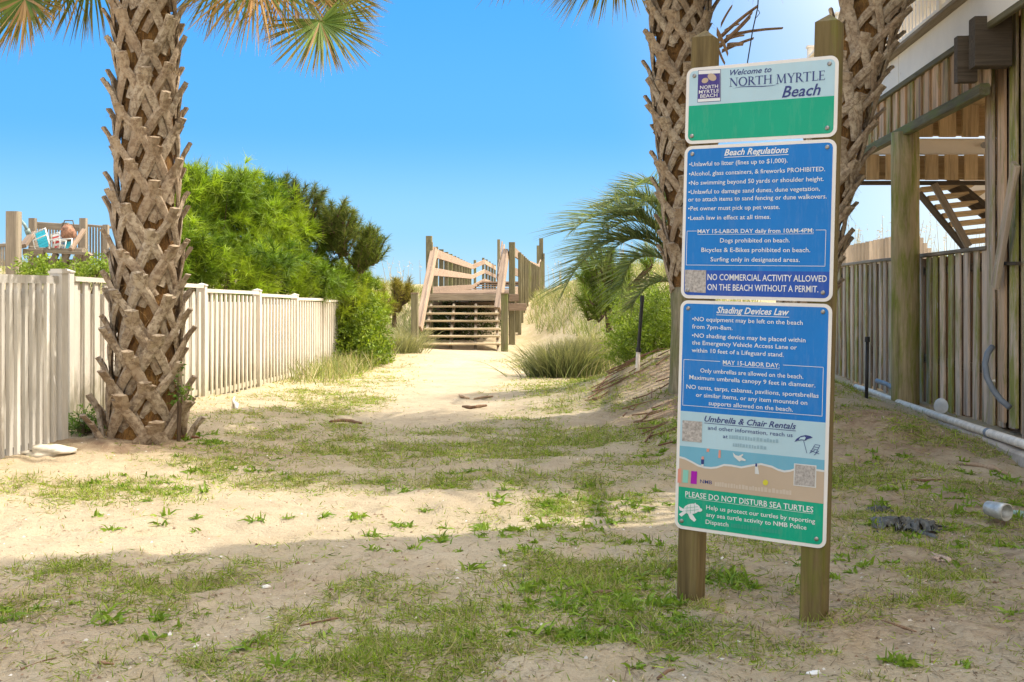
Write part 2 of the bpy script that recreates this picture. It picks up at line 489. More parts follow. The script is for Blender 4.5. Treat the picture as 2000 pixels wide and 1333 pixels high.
# ------------------------------------------------------------------ blades (grass, straw, needles)
def blades(root, direc, length, width, col, droop=.4, seg=2, tip=.0, coltip=None, side=None):
    """numpy bent strips. root (n,3), direc (n,3) unit, length/width (n,), col (n,3)"""
    n = len(root)
    up = np.array([0, 0, 1.0])
    if side is None:
        side = np.cross(direc, RNG.normal(size=(n, 3)))
        side /= np.linalg.norm(side, axis=1, keepdims=True) + 1e-9
    ts = np.linspace(0, 1, seg + 1)
    P = []; C = []
    for t in ts:
        c = root + direc * (length * t)[:, None] - up * (np.asarray(droop) * length * t * t)[:, None]
        w = width * (1 - (1 - tip) * t ** 1.5) * .5 + 1e-5
        P.append(c - side * w[:, None]); P.append(c + side * w[:, None])
        cc = col if coltip is None else col * (1 - t ** 2.2) + coltip * t ** 2.2
        C.append(cc); C.append(cc)
    V = np.stack(P, 1).reshape(-1, 3); C = np.stack(C, 1).reshape(-1, 3)
    k = 2 * (seg + 1)
    b = (np.arange(n) * k)[:, None]
    Fs = [np.concatenate([b + 2 * i, b + 2 * i + 1, b + 2 * i + 3, b + 2 * i + 2], 1) for i in range(seg)]
    return V, np.concatenate(Fs, 0), C
def merge(parts):
    Vs, Fs, Cs, o = [], [], [], 0
    for V, Fq, C in parts:
        Vs.append(V); Fs.append(Fq + o); Cs.append(C); o += len(V)
    return np.concatenate(Vs), np.concatenate(Fs), np.concatenate(Cs)
def unit(v): return v / (np.linalg.norm(v, axis=1, keepdims=True) + 1e-9)
def rdir(n, spread=.8, up=1.0):
    a = RNG.random(n) * 2 * np.pi; s = RNG.random(n) * spread
    return unit(np.stack([np.cos(a) * s, np.sin(a) * s, np.full(n, up)], 1))
def cols(n, a, b, j=.15):
    t = RNG.random((n, 1)); c = np.array(a) * (1 - t) + np.array(b) * t
    return np.clip(c * (1 + RNG.normal(size=(n, 1)) * j), .005, 1)
exec_later = []

def ground_cover():
    # creeping grass: density per screen area, so more candidates near the camera
    n = 620000
    Y = 3.2 * (22 / 3.2) ** (RNG.random(n) ** .95)
    X = (RNG.random(n) * 2 - 1) * .50 * Y
    dd = grass_density(X, Y)
    cl_ = sst(-.25, .75, fbm(X, Y, .17, 3, 31.0) + .5 * vnoise(X, Y, .6, 33.0))
    keep = RNG.random(n) < np.clip((dd - .07) * 1.2, 0, 1) ** 1.2 * (.10 + .45 * np.clip(dd - .6, 0, 1) + .90 * cl_) * .8
    keep &= ~((X > 3.55 + .07 * Y)) & ~((X < -3.35) & (Y > 8.5))
    X, Y, dd = X[keep], Y[keep], dd[keep]; n = len(X)
    Z = gz_fine(X, Y)
    L = (.012 + .034 * RNG.random(n)) * (.6 + dd * .6 + .35 * cl_[keep]) * (1 + .04 * Y)
    col = cols(n, (.15, .24, .02), (.34, .42, .05), .24)
    dry = RNG.random(n) < .42
    col[dry] = cols(dry.sum(), (.34, .30, .13), (.46, .41, .20))
    V, Fq, C = blades(np.stack([X, Y, Z], 1), rdir(n, 2.2, .8), L, np.full(n, .0035) * (1 + .10 * Y), col, .35, 1, .15)
    tag(link('creeping_grass', mesh_np('creeping_grass', V, Fq, LEAF, C)), 'patchy green grass creeping over the sand', 'grass', kind='stuff')
    # straw and twigs lying flat
    n = 60000
    Y = 3.2 * (16 / 3.2) ** RNG.random(n); X = (RNG.random(n) * 2 - 1) * .5 * Y
    lt = litter_density(X, Y) + .20 + .35 * grass_density(X, Y)
    bare = np.exp(-(((X + 1.0) / 1.3) ** 2 + ((Y - 5.9) / 1.0) ** 2)) * .8
    path = np.exp(-((X + .75) / .7) ** 2) * sst(9.5, 12, Y)
    keep = (RNG.random(n) < lt * .6 * (1 - bare) * (1 - path)) & (X < 3.5 + .07 * Y) & ~((X < -3.35) & (Y > 8.5))
    X, Y = X[keep], Y[keep]; n = len(X)
    a = RNG.random(n) * 2 * np.pi
    dr = np.stack([np.cos(a), np.sin(a), RNG.random(n) * .25], 1)
    L = .02 + .06 * RNG.random(n) ** 2
    V, Fq, C = blades(np.stack([X, Y, gz_fine(X, Y) + .004], 1), dr, L, np.full(n, .0028) * (1 + .08 * Y), cols(n, (.12, .085, .055), (.44, .34, .21), .2), .05, 1, .5,
                      side=np.stack([-np.sin(a), np.cos(a), np.zeros(n)], 1))
    tag(link('straw_litter', mesh_np('straw_litter', V, Fq, LEAF_DRY, C)), 'brown straw and twig litter strewn over the sand', 'litter', kind='stuff')
    # broadleaf weeds: rosettes of wider blades
    cen = []
    for (px, py, rx, ry, cnt) in [(.35, 4.35, .32, .28, 60), (.25, 3.95, .25, .15, 26), (.78, 4.75, .25, .10, 34), (.02, 5.5, .5, .5, 26), (.5, 6.3, .5, .6, 46), (-.3, 6.8, .8, .5, 20), (1.2, 6.2, .3, .5, 14), (-1.95, 4.3, .25, .15, 10), (-1.3, 4.25, .3, .15, 8),
                                  (-.8, 3.9, .5, .3, 6), (-1.6, 6.0, .9, .5, 10), (-2.4, 6.9, .5, .35, 26), (-1.9, 7.7, .5, .4, 16), (1.3, 3.7, .1, .05, 5), (2.5, 6.6, .4, .5, 22), (1.6, 5.0, .4, .3, 12),
                                  (2.2, 7.9, .6, .4, 20), (1.2, 9.5, .3, .5, 12), (3.0, 9.5, .7, .8, 14), (1.2, 8.0, .4, .6, 12), (2.0, 4.1, .4, .4, 8), (-2.6, 9.2, .25, .2, 10), (-3.1, 9.1, .12, .1, 18), (-2.38, 8.9, .15, .2, 12),
                                  (3.2, 6.9, .3, .5, 14), (2.1, 5.6, .5, .5, 14)]:
        for _ in range(cnt): cen.append((random.gauss(px, rx * .6), random.gauss(py, ry * .6)))
    parts = []
    for (x, y) in cen:
        k = random.randint(8, 22); s = random.uniform(.5, 1.3)
        z = float(gz_fine(x, y))
        rt = np.array([[x, y, z]]) + RNG.normal(size=(k, 3)) * np.array([.02, .02, .003]) * s
        L = (.03 + .06 * RNG.random(k)) * s
        parts.append(blades(rt, rdir(k, 1.6, .7), L, .006 + .012 * RNG.random(k) * s, cols(k, (.13, .23, .02), (.28, .38, .05), .15), .45, 2, .2))
    V, Fq, C = merge(parts)
    tag(link('weed_sprouts', mesh_np('weed_sprouts', V, Fq, LEAF, C)), 'small bright green weeds sprouting from the sand', 'weeds', kind='stuff')
    # crumbs of shell, bark and grit
    n = 5200
    Y = 3.3 * (13 / 3.3) ** RNG.random(n); X = (RNG.random(n) * 2 - 1) * .48 * Y
    k = X < 3.4 + .07 * Y; X, Y = X[k], Y[k]; n = len(X)
    Z = gz_fine(X, Y)
    s = (.002 + .006 * RNG.random(n) ** 3)[:, None, None]
    base = np.array([[-1, -1, 0], [1, -.8, .1], [.9, 1, 0], [-.8, .9, .1], [.1, 0, .9]])[None] * (1 + .4 * RNG.normal(size=(n, 5, 3)))
    V = (np.stack([X, Y, Z], 1)[:, None] + base * s).reshape(-1, 3)
    f = np.array([[0, 1, 4], [1, 2, 4], [2, 3, 4], [3, 0, 4]])
    Fq = (np.arange(n)[:, None, None] * 5 + f[None]).reshape(-1, 3)
    c = cols(n, (.16, .09, .05), (.35, .24, .16)); w = RNG.random(n) < .2; c[w] = cols(w.sum(), (.6, .55, .5), (.8, .75, .7), .05)
    tag(link('shell_grit', mesh_np('shell_grit', V, Fq, LEAF_DRY, np.repeat(c, 5, 0))), 'shell grit and bark crumbs scattered over the sand', 'debris', kind='stuff')

def dune_grass():
    n = 150000
    Y = RNG.uniform(15, 46, n); X = RNG.uniform(-.5, .5, n) * Y * .98
    cx = -.9 + .02 * (Y - 24)
    off = X - cx
    ok = np.where(off > 0, off > 1.7 - .3 * (Y > 28), off < -1.35)
    ok |= (Y > 30) & (np.abs(off) > 1.2 + .02 * (Y - 30))
    sandy = (np.exp(-(((X - .55) / .75) ** 2 + ((Y - 22.5) / 4.5) ** 2)) > .35)
    dens = .45 + .55 * sst(-.25, .35, fbm(X, Y, 1.7, 3, 14.0))
    ok &= (RNG.random(n) < dens) & ~sandy & ~((X > 3.4 + .07 * Y) & (Y < 24)) & ~((X < -3.1) & (Y < 24)) & ~((X > .4) & (Y < 16.5))
    X, Y = X[ok], Y[ok]; n = len(X)
    Z = gz(X, Y)
    L = RNG.uniform(.18, .55, n)
    a = cols(n, (.15, .19, .06), (.29, .32, .12), .18); dry = RNG.random(n) < .32; a[dry] = cols(dry.sum(), (.36, .31, .20), (.48, .41, .28))
    V, Fq, C = blades(np.stack([X, Y, Z], 1), rdir(n, .8, 1), L, np.full(n, .010) * (1 + .01 * Y), a, .25, 2, .15)
    tag(link('dune_grass', mesh_np('dune_grass', V, Fq, LEAF, C)), 'tall pale dune grass covering the sand hills', 'grass', kind='stuff')
    # sea oats standing on the crests
    n = 520
    Y = RNG.uniform(26, 44, n); X = RNG.uniform(-.46, .46, n) * Y
    X[:60] = RNG.uniform(.29, .42, 60) * Y[:60]
    ok = np.abs(X + .9) > 2.2
    X, Y = X[ok], Y[ok]; n = len(X)
    rt = np.stack([X, Y, gz(X, Y)], 1); dr = rdir(n, .28, 1); L = RNG.uniform(.8, 1.5, n)
    p1 = blades(rt, dr, L, np.full(n, .016), cols(n, (.35, .28, .15), (.5, .42, .24)), .10, 2, .5)
    tips = rt + dr * (L * .96)[:, None] - np.array([0, 0, 1.]) * (.09 * L)[:, None]
    p = [p1]
    for _ in range(4):
        p.append(blades(tips - dr * RNG.uniform(0, .22, n)[:, None], rdir(n, 1.2, .5), RNG.uniform(.06, .15, n), np.full(n, .022), cols(n, (.40, .30, .15), (.55, .44, .26)), .7, 1, .3))
    V, Fq, C = merge(p)
    tag(link('sea_oats', mesh_np('sea_oats', V, Fq, LEAF_DRY, C)), 'thin straw-coloured sea oat stalks standing on the dune crests', 'sea oats', kind='stuff')
#@@PART2@@
ground_cover()
dune_grass()

# ------------------------------------------------------------------ planks (each one an object; equal sizes share a mesh)
_PM = {}
def plank_mesh(w, t, L, mat, name, ch=.12):
    w, t, L = round(w, 3), round(t, 3), round(L, 2)
    key = (w, t, L, mat.name)
    if key in _PM: return _PM[key]
    c = min(w, t) * ch
    prof = [(-w / 2 + c, -t / 2), (w / 2 - c, -t / 2), (w / 2, -t / 2 + c), (w / 2, t / 2 - c), (w / 2 - c, t / 2), (-w / 2 + c, t / 2), (-w / 2, t / 2 - c), (-w / 2, -t / 2 + c)]
    m = MB()
    ns = max(1, min(5, int(L / .5)))
    vs = []
    rr = random.Random(zlib.crc32(repr(key).encode()) & 0xffff)
    for i in range(ns + 1):
        z = L * i / ns
        dx, dy = (rr.uniform(-.002, .002), rr.uniform(-.003, .003)) if 0 < i < ns else (0, 0)
        vs += [(x + dx, y + dy, z) for x, y in prof]
    fs = [(i * 8 + k, i * 8 + (k + 1) % 8, (i + 1) * 8 + (k + 1) % 8, (i + 1) * 8 + k) for i in range(ns) for k in range(8)]
    fs += [tuple(reversed(range(8))), tuple(ns * 8 + k for k in range(8))]
    m.add(vs, fs)
    _PM[key] = m.mesh(name, mat)
    return _PM[key]
def frame_m(p0, p1, face=(0, -1, 0)):
    """matrix with local Z along p0->p1 and local -Y looking as near as possible along `face`"""
    p0, p1 = Vector(p0), Vector(p1)
    z = (p1 - p0).normalized(); y = -(Vector(face) - z * Vector(face).dot(z)).normalized(); x = y.cross(z)
    M = Matrix((x, y, z)).transposed().to_4x4(); M.translation = p0
    return M
def plank(name, p0, p1, w, t, mat, parent, face=(0, -1, 0), **kw):
    L = (Vector(p1) - Vector(p0)).length
    return link(name, plank_mesh(w, t, L, mat, name, **kw), parent, frame_m(p0, p1, face))

# ------------------------------------------------------------------ the beach sign
SM = Matrix.Rotation(-.5558, 4, 'Z') @ Matrix.Rotation(-.0161, 4, 'X') @ Matrix.Rotation(.0218, 4, 'Y')
SM.translation = Vector((.6526, 4.5219, CAMZ - .938))
SMI = SM.inverted()
def uv(px, py):
    """photo pixel -> place on the sign face (u right, v up)"""
    o = SMI @ Vector((0, 0, CAMZ)); q = SMI @ at(px, py, 5.0); dd = q - o
    k = -o.y / dd.y
    p = o + dd * k
    return (p.x, p.z)
sign = thing('beach_sign', 'tall three-panel beach rules sign on two mossy wooden posts', 'sign')
sign.matrix_basis = SM
def pyr_post(name, u0, u1, y0, y1, zb, zt, parent):
    m = MB(); c = .006
    prof = [(u0 + c, y0), (u1 - c, y0), (u1, y0 + c), (u1, y1 - c), (u1 - c, y1), (u0 + c, y1), (u0, y1 - c), (u0, y0 + c)]
    zs = [zb + (zt - .035 - zb) * i / 8 for i in range(9)]
    vs = []
    for i, z in enumerate(zs): vs += [(x, y, z) for x, y in prof]
    n = len(vs); vs.append(((u0 + u1) / 2, (y0 + y1) / 2, zt))
    fs = [(i * 8 + k, i * 8 + (k + 1) % 8, (i + 1) * 8 + (k + 1) % 8, (i + 1) * 8 + k) for i in range(8) for k in range(8)]
    fs += [(64 + k, 64 + (k + 1) % 8, n) for k in range(8)]
    m.add(vs, fs)
    return m.build(name, W_SIGN, parent)
p1 = pyr_post('post', .012, .101, .006, .095, -.50, 2.005, sign)
p1['label'] = 'left post with a bleached pointed top'
p2 = pyr_post('post', .512, .601, .006, .095, -.50, 2.015, sign)
P_WHITE = mat_print('sign_white', (.80, .76, .72)); P_BLUE = mat_print('sign_blue', (.002, .185, .57)); P_NAVY = mat_print('sign_deep_blue', (.015, .085, .42))
P_GREEN = mat_print('sign_green', (.0, .36, .21)); P_SKY = mat_print('sign_pale_blue', (.44, .62, .70)); P_INK = mat_print('sign_ink', (.035, .05, .20))
P_PURPLE = mat_print('sign_purple', (.06, .04, .23)); P_TAN = mat_print('sign_sand', (.52, .40, .29)); P_SEA = mat_print('sign_sea', (.16, .42, .56))
P_FOAM = mat_print('sign_foam', (.68, .68, .66)); P_LETTER = mat_print('sign_letter_white', (.78, .78, .78)); P_MUTED = mat_print('sign_muted', (.29, .44, .52))
P_MAG = mat_print('sign_magenta', (.38, .0, .38)); P_SALM = mat_print('sign_salmon', (.72, .30, .22)); P_TEAL = mat_print('sign_teal', (.25, .56, .46)); P_YEL = mat_print('sign_yellow', (.66, .60, .05))
P_GREY = mat_plain('sign_blurred_grey', (.42, .38, .35), .5, .45, 110); P_PINK = mat_print('sign_pinkish', (.55, .22, .16)); P_MUTG = mat_print('sign_muted_green', (.03, .34, .23)); P_MUTT = mat_print('sign_muted_sand', (.60, .50, .40))
W, TOP = .6096, 1.845
def rounded(u0, u1, v0, v1, r, n=6):
    out = []
    for cx, cz, a0 in ((u1 - r, v1 - r, 0), (u0 + r, v1 - r, 90), (u0 + r, v0 + r, 180), (u1 - r, v0 + r, 270)):
        for i in range(n + 1):
            a = R(a0 + 90 * i / n); out.append((cx + r * math.cos(a), cz + r * math.sin(a)))
    return out[::-1]
def sheet(name, poly, lvl, mat, parent):
    m = MB(); y = -.0006 * lvl
    # poly is clockwise in (x,z) seen from the front
    m.add([(x, y, z) for x, z in poly], [tuple(range(len(poly)))])
    me = m.mesh(name, mat)
    if me.polygons[0].normal.y > 0: me.flip_normals()
    return link(name, me, parent)
def panel(v0, v1, label):
    m = MB(); m.prism(rounded(0, W, v0, v1, .032), 0, .0035)
    o = m.build('sign_panel', P_WHITE, sign); o['label'] = label
    for u, v in ((.034, v1 - .032), (W - .034, v1 - .030), (.030, v0 + .032), (W - .036, v0 + .034)):
        s = MB()
        rings = []
        for rr, yy in ((.0085, -.0013), (.0085, -.0030), (.006, -.0052), (.0028, -.0060), (.0028, -.0046)):
            rings.append([(u + rr * math.cos(a), yy, v + rr * math.sin(a)) for a in [2 * math.pi * k / 12 for k in range(12)]])
        vs = [p for r_ in rings for p in r_]
        fs = [(i * 12 + k, i * 12 + (k + 1) % 12, (i + 1) * 12 + (k + 1) % 12, (i + 1) * 12 + k) for i in range(4) for k in range(12)] + [tuple(range(48, 60))]
        s.add(vs, fs); s.build('screw', METAL, o)
    return o
A0, A1 = TOP - .3048, TOP
B1 = A0 - .008; B0 = B1 - .6096
C1 = B0 - .008; C0 = 0.0
pa = panel(A0, A1, 'small top panel with a pale blue greeting over plain green')
pb = panel(B0, B1, 'square blue panel listing the beach rules')
pc = panel(C0, C1, 'tall bottom panel with shading rules, beach picture and turtle')
I = .013
vg = sum(uv(x, y)[1] for x, y in ((1346, 206.6), (1627, 188.6))) / 2
def clipr(u0, u1, v0, v1, r, top=True, bot=True):
    q = rounded(u0, u1, v0, v1, r)
    o = []
    for (x, z) in q:
        if not top and z > v1 - r: z = v1 if abs(z - v1) < 1 else z; x = u0 if x < (u0 + u1) / 2 else u1
        if not bot and z < v0 + r: z = v0; x = u0 if x < (u0 + u1) / 2 else u1
        o.append((x, z))
    d_ = []
    for p in o:
        if not d_ or (abs(p[0] - d_[-1][0]) + abs(p[1] - d_[-1][1])) > 1e-6: d_.append(p)
    if abs(d_[0][0] - d_[-1][0]) + abs(d_[0][1] - d_[-1][1]) < 1e-6: d_.pop()
    return d_
sheet('printed_field', clipr(I, W - I, vg, A1 - I, .02, bot=False), 1, P_SKY, pa)
sheet('printed_field', clipr(I, W - I, A0 + I, vg, .02, top=False), 1, P_GREEN, pa)
vn = sum(uv(x, y)[1] for x, y in ((1338, 527), (1617, 532))) / 2
sheet('printed_field', clipr(I, W - I, vn, B1 - I, .02, bot=False), 1, P_BLUE, pb)
sheet('printed_field', clipr(I, W - I, B0 + I, vn, .02, top=False), 1, P_NAVY, pb)
vb = sum(uv(x, y)[1] for x, y in ((1329.3, 803), (1611.8, 825.5))) / 2
sheet('printed_field', clipr(I, W - I, vb, C1 - I, .02, bot=False), 1, P_BLUE, pc)
vt = sum(uv(x, y)[1] for x, y in ((1322.7, 948.5), (1607.7, 985.7))) / 2
vs_ = sum(uv(x, y)[1] for x, y in ((1325.6, 869), (1609, 900.5))) / 2
sheet('printed_field', [(I, vb), (W - I, vb), (W - I, vs_), (I, vs_)], 1, P_SKY, pc)
sheet('printed_sea', [(I, vs_), (W - I, vs_), (W - I, vt), (I, vt)], 1, P_SEA, pc)
sheet('printed_field', clipr(I, W - I, C0 + I, vt, .02, top=False), 1, P_GREEN, pc)
z4 = lambda x, y: uv(1280 + x / 4.165, 790 + y / 4.165)
z3 = lambda x, y: uv(1300 + x / 4.442, 570 + y / 4.442)
z2 = lambda x, y: uv(1300 + x / 3.921, 260 + y / 3.921)
z1 = lambda x, y: uv(1300 + x / 4.4425, y / 4.4425)
shore = [(190, 430), (240, 442), (300, 472), (350, 500), (400, 515), (450, 520), (500, 515), (560, 495), (620, 500), (700, 515), (780, 500), (860, 488), (950, 510), (1000, 535), (1050, 548), (1100, 542), (1150, 525), (1250, 528), (1370, 545)]
sh = [z4(*p) for p in shore]; sh[0] = (I, sh[0][1]); sh[-1] = (W - I, sh[-1][1])
def strips(name, top, bot, lvl, mat, parent):
    m = MB(); y = -.0006 * lvl; n = len(top)
    m.add([(a, y, b) for a, b in top] + [(a, y, b) for a, b in bot], [(i, i + 1, n + i + 1, n + i) for i in range(n - 1)])
    me = m.mesh(name, mat)
    if me.polygons[0].normal.y > 0: me.flip_normals()
    return link(name, me, parent)
strips('printed_beach', sh, [(a, vt) for a, b in sh], 2, P_TAN, pc)
strips('printed_foam', [(a, b + .0045) for a, b in sh], [(a, b - .003) for a, b in sh], 3, P_FOAM, pc)

def flat_text(name, txt, L, Rr, cap, mat, parent, shear=0, bold=0.0, lvl=3, underline=None, strip_w=.0022):
    c = bpy.data.curves.new(name, 'FONT'); c.body = txt; c.shear = shear; c.offset = bold; c.resolution_u = 2; c.fill_mode = 'FRONT'
    o = bpy.data.objects.new(name, c); COL.objects.link(o)
    bpy.context.view_layer.update()
    me = bpy.data.meshes.new_from_object(o.evaluated_get(bpy.context.evaluated_depsgraph_get()))
    bpy.data.objects.remove(o); bpy.data.curves.remove(c)
    n = len(me.vertices); co = np.empty(n * 3, np.float32); me.vertices.foreach_get('co', co); co = co.reshape(-1, 3)
    x0, x1 = co[:, 0].min(), co[:, 0].max()
    vz = (L[1] + Rr[1]) / 2
    out = np.zeros_like(co)
    out[:, 0] = L[0] + (co[:, 0] - x0) / (x1 - x0) * (Rr[0] - L[0])
    out[:, 1] = -.0006 * lvl
    out[:, 2] = vz + co[:, 1] / .73 * cap
    me.vertices.foreach_set('co', out.ravel()); me.materials.clear(); me.materials.append(mat); me.update()
    if len(me.polygons) and sum(p.normal.y for p in me.polygons) > 0: me.flip_normals()
    me.name = name
    link(name, me, parent)
    if underline:
        z = vz - underline
        sheet('rule_line', [(L[0], z), (Rr[0], z), (Rr[0], z - strip_w), (L[0], z - strip_w)], lvl, mat, parent)
def TX(zf, txt, l, r, cap, mat, par, **kw): flat_text('lettering', txt, zf(*l), zf(*r), cap, mat, par, **kw)
S2, S3, S4, S1 = 1 / 3.921 / 500, 1 / 4.442 / 500, 1 / 4.165 / 500, 1 / 4.4425 / 490
TX(z2, 'Beach Regulations', (450, 168), (942, 158), 50 * S2, P_LETTER, pb, shear=.32, bold=.02, underline=.006)
for t, l, r in [('•Unlawful to litter (fines up to $1,000).', (182, 250), (935, 235)), ('•Alcohol, glass containers, & fireworks PROHIBITED.', (180, 325), (1222, 298)),
                ('•No swimming beyond 50 yards or shoulder height.', (178, 395), (1212, 373)), ('•Unlawful to damage sand dunes, dune vegetation,', (176, 466), (1182, 446)),
                ('or to attach items to sand fencing or dune walkovers.', (174, 521), (1235, 508)), ('•Pet owner must pick up pet waste.', (174, 592), (875, 586)),
                ('•Leash law in effect at all times.', (172, 664), (805, 662))]:
    TX(z2, t, l, r, 35 * S2, P_LETTER, pb, bold=.006)
TX(z2, 'MAY 15-LABOR DAY daily from 10AM-4PM:', (246, 765), (1135, 768), 33 * S2, P_LETTER, pb, bold=.01, underline=.004, strip_w=.0014)
for t, l, r in [('Dogs prohibited on beach.', (418, 838), (952, 840)), ('Bicycles & E-Bikes prohibited on beach.', (275, 908), (1108, 917)), ('Surfing only in designated areas.', (345, 982), (1028, 990))]:
    TX(z2, t, l, r, 35 * S2, P_LETTER, pb, bold=.006)
TX(z2, 'NO COMMERCIAL ACTIVITY ALLOWED', (322, 1125), (1235, 1143), 50 * S2, P_LETTER, pb, bold=.01)
TX(z2, 'ON THE BEACH WITHOUT A PERMIT.', (320, 1200), (1170, 1225), 50 * S2, P_LETTER, pb, bold=.01)
def line_(p, q, w, mat, par, lvl=3):
    p, q = Vector((p[0], p[1])), Vector((q[0], q[1])); n = (q - p).normalized(); n = Vector((-n.y, n.x)) * w / 2
    sheet('rule_line', [tuple(p + n), tuple(q + n), tuple(q - n), tuple(p - n)], lvl, mat, par)
def frame_box(zf, c, g0, g1, par):
    pts = [zf(*p) for p in c]
    u0 = (pts[0][0] + pts[3][0]) / 2; u1 = (pts[1][0] + pts[2][0]) / 2; v1 = (pts[0][1] + pts[1][1]) / 2; v0 = (pts[2][1] + pts[3][1]) / 2
    w = .0018; ga = zf(*g0)[0]; gb = zf(*g1)[0]
    line_((u0, v1), (ga, v1), w, P_LETTER, par); line_((gb, v1), (u1, v1), w, P_LETTER, par)
    line_((u0 - w / 2, v0), (u1 + w / 2, v0), w, P_LETTER, par)
    line_((u0, v0 + w / 2), (u0, v1 - w / 2), w, P_LETTER, par); line_((u1, v0 + w / 2), (u1, v1 - w / 2), w, P_LETTER, par)
frame_box(z2, [(165, 748), (1228, 748), (1222, 1028), (160, 1005)], (240, 748), (1150, 748), pb)
def quad(name, zf, c, mat, par, lvl=3): sheet(name, [zf(*p) for p in c], lvl, mat, par)
quad('grey_patch', z2, [(150, 1048), (312, 1052), (308, 1226), (148, 1216)], P_GREY, pb)
TX(z3, 'Shading Devices Law', (443, 185), (1073, 207), 58 * S3, P_LETTER, pc, shear=.32, bold=.02, underline=.006)
for t, l, r in [('•NO equipment may be left on the beach', (232, 250), (1190, 293)), ('from 7pm-8am.', (232, 320), (582, 333)), ('•NO shading device may be placed within', (230, 392), (1215, 445)),
                ('the Emergency Vehicle Access Lane or', (230, 458), (1140, 503)), ('within 10 feet of a Lifeguard stand.', (228, 522), (1025, 568)),
                ('Only umbrellas are allowed on the beach.', (302, 697), (1195, 760)), ('Maximum umbrella canopy 9 feet in diameter.', (207, 755), (1300, 835)),
                ('NO tents, tarps, cabanas, pavilions, sportsbrellas', (182, 838), (1328, 925)), ('or similar items, or any item mounted on', (265, 910), (1230, 985)), ('supports allowed on the beach.', (375, 982), (1105, 1043))]:
    TX(z3, t, l, r, 39 * S3, P_LETTER, pc, bold=.006)
TX(z3, 'MAY 15-LABOR DAY:', (498, 632), (990, 660), 39 * S3, P_LETTER, pc, bold=.01, underline=.004, strip_w=.0014)
frame_box(z3, [(160, 583), (1368, 662), (1360, 1085), (150, 980)], (475, 600), (1020, 640), pc)
TX(z4, 'Umbrella & Chair Rentals', (400, 140), (1145, 203), 50 * S4, P_INK, pc, shear=.32, bold=.016, underline=.005)
TX(z4, 'and other information, reach us', (427, 203), (1117, 270), 34 * S4, P_INK, pc, bold=.004)
TX(z4, 'at', (550, 274), (590, 278), 32 * S4, P_INK, pc, bold=.004)
quad('grey_patch', z4, [(222, 130), (382, 142), (378, 312), (218, 298)], P_GREY, pc)
quad('grey_patch', z4, [(1130, 480), (1312, 498), (1308, 680), (1125, 660)], P_FOAM, pc, 4)
quad('grey_patch', z4, [(1138, 488), (1304, 506), (1300, 672), (1132, 653)], P_GREY, pc, 5)
def smudge(c, mat, n=9, lvl=3):
    a = z4(*c[0]); b = z4(*c[1]); h = c[2] * S4
    v = (a[1] + b[1]) / 2; m = MB(); y = -.0006 * lvl; rr = random.Random(3)
    u = a[0]
    while u < b[0]:
        w = rr.uniform(.006, .013); k = rr.uniform(.8, 1.1)
        m.add([(u, y, v), (u + w, y, v), (u + w * .95, y, v + h * k), (u, y, v + h * k)], [(0, 1, 2, 3)]); u += w + rr.uniform(.001, .004)
    m.build('blurred_lettering', mat, pc)
smudge(((600, 285), (980, 308), 28), P_MUTED); smudge(((630, 345), (895, 365), 26), P_MUTED)
smudge(((485, 668), (1110, 735), 34), P_MUTT, lvl=3); smudge(((615, 1005), (1020, 1050), 32), P_MUTG)
TX(z4, 'NMB', (365, 642), (462, 650), 32 * S4, P_INK, pc, bold=.005)
quad('towel', z4, [(186, 525), (212, 520), (208, 640), (182, 636)], P_SALM, pc, 4); quad('towel', z4, [(228, 532), (272, 536), (266, 640), (222, 636)], P_TEAL, pc, 4)
quad('towel', z4, [(294, 542), (342, 546), (338, 650), (288, 645)], P_MAG, pc, 4)
quad('figure', z4, [(374, 448), (398, 448), (396, 488), (374, 486)], P_INK, pc, 4); quad('figure', z4, [(378, 425), (396, 425), (398, 448), (376, 448)], P_SALM, pc, 4); quad('figure', z4, [(376, 488), (394, 488), (392, 512), (376, 512)], P_FOAM, pc, 4)
quad('figure', z4, [(518, 372), (534, 374), (532, 438), (512, 434)], P_SALM, pc, 4); quad('figure', z4, [(420, 360), (442, 362), (438, 388), (418, 386)], P_SALM, pc, 4)
quad('figure', z4, [(812, 495), (834, 497), (846, 570), (812, 565)], P_FOAM, pc, 4); quad('figure', z4, [(816, 480), (830, 482), (830, 508), (814, 506)], P_INK, pc, 5)
def disc(name, zf, cx, cy, rx, ry, mat, par, lvl=4, n=18, rot=0):
    sheet(name, [zf(cx + rx * math.cos(a) * math.cos(rot) - ry * math.sin(a) * math.sin(rot), cy + rx * math.cos(a) * math.sin(rot) + ry * math.sin(a) * math.cos(rot)) for a in [2 * math.pi * k / n for k in range(n)]], lvl, mat, par)
disc('beach_ball', z4, 897, 637, 22, 23, P_YEL, pc)
# seagull
sheet('seagull', [z4(*p) for p in [(632, 392), (655, 415), (680, 420), (712, 404), (718, 412), (700, 428), (738, 452), (732, 462), (700, 455), (685, 466), (665, 448), (640, 425)]], 4, P_FOAM, pc)
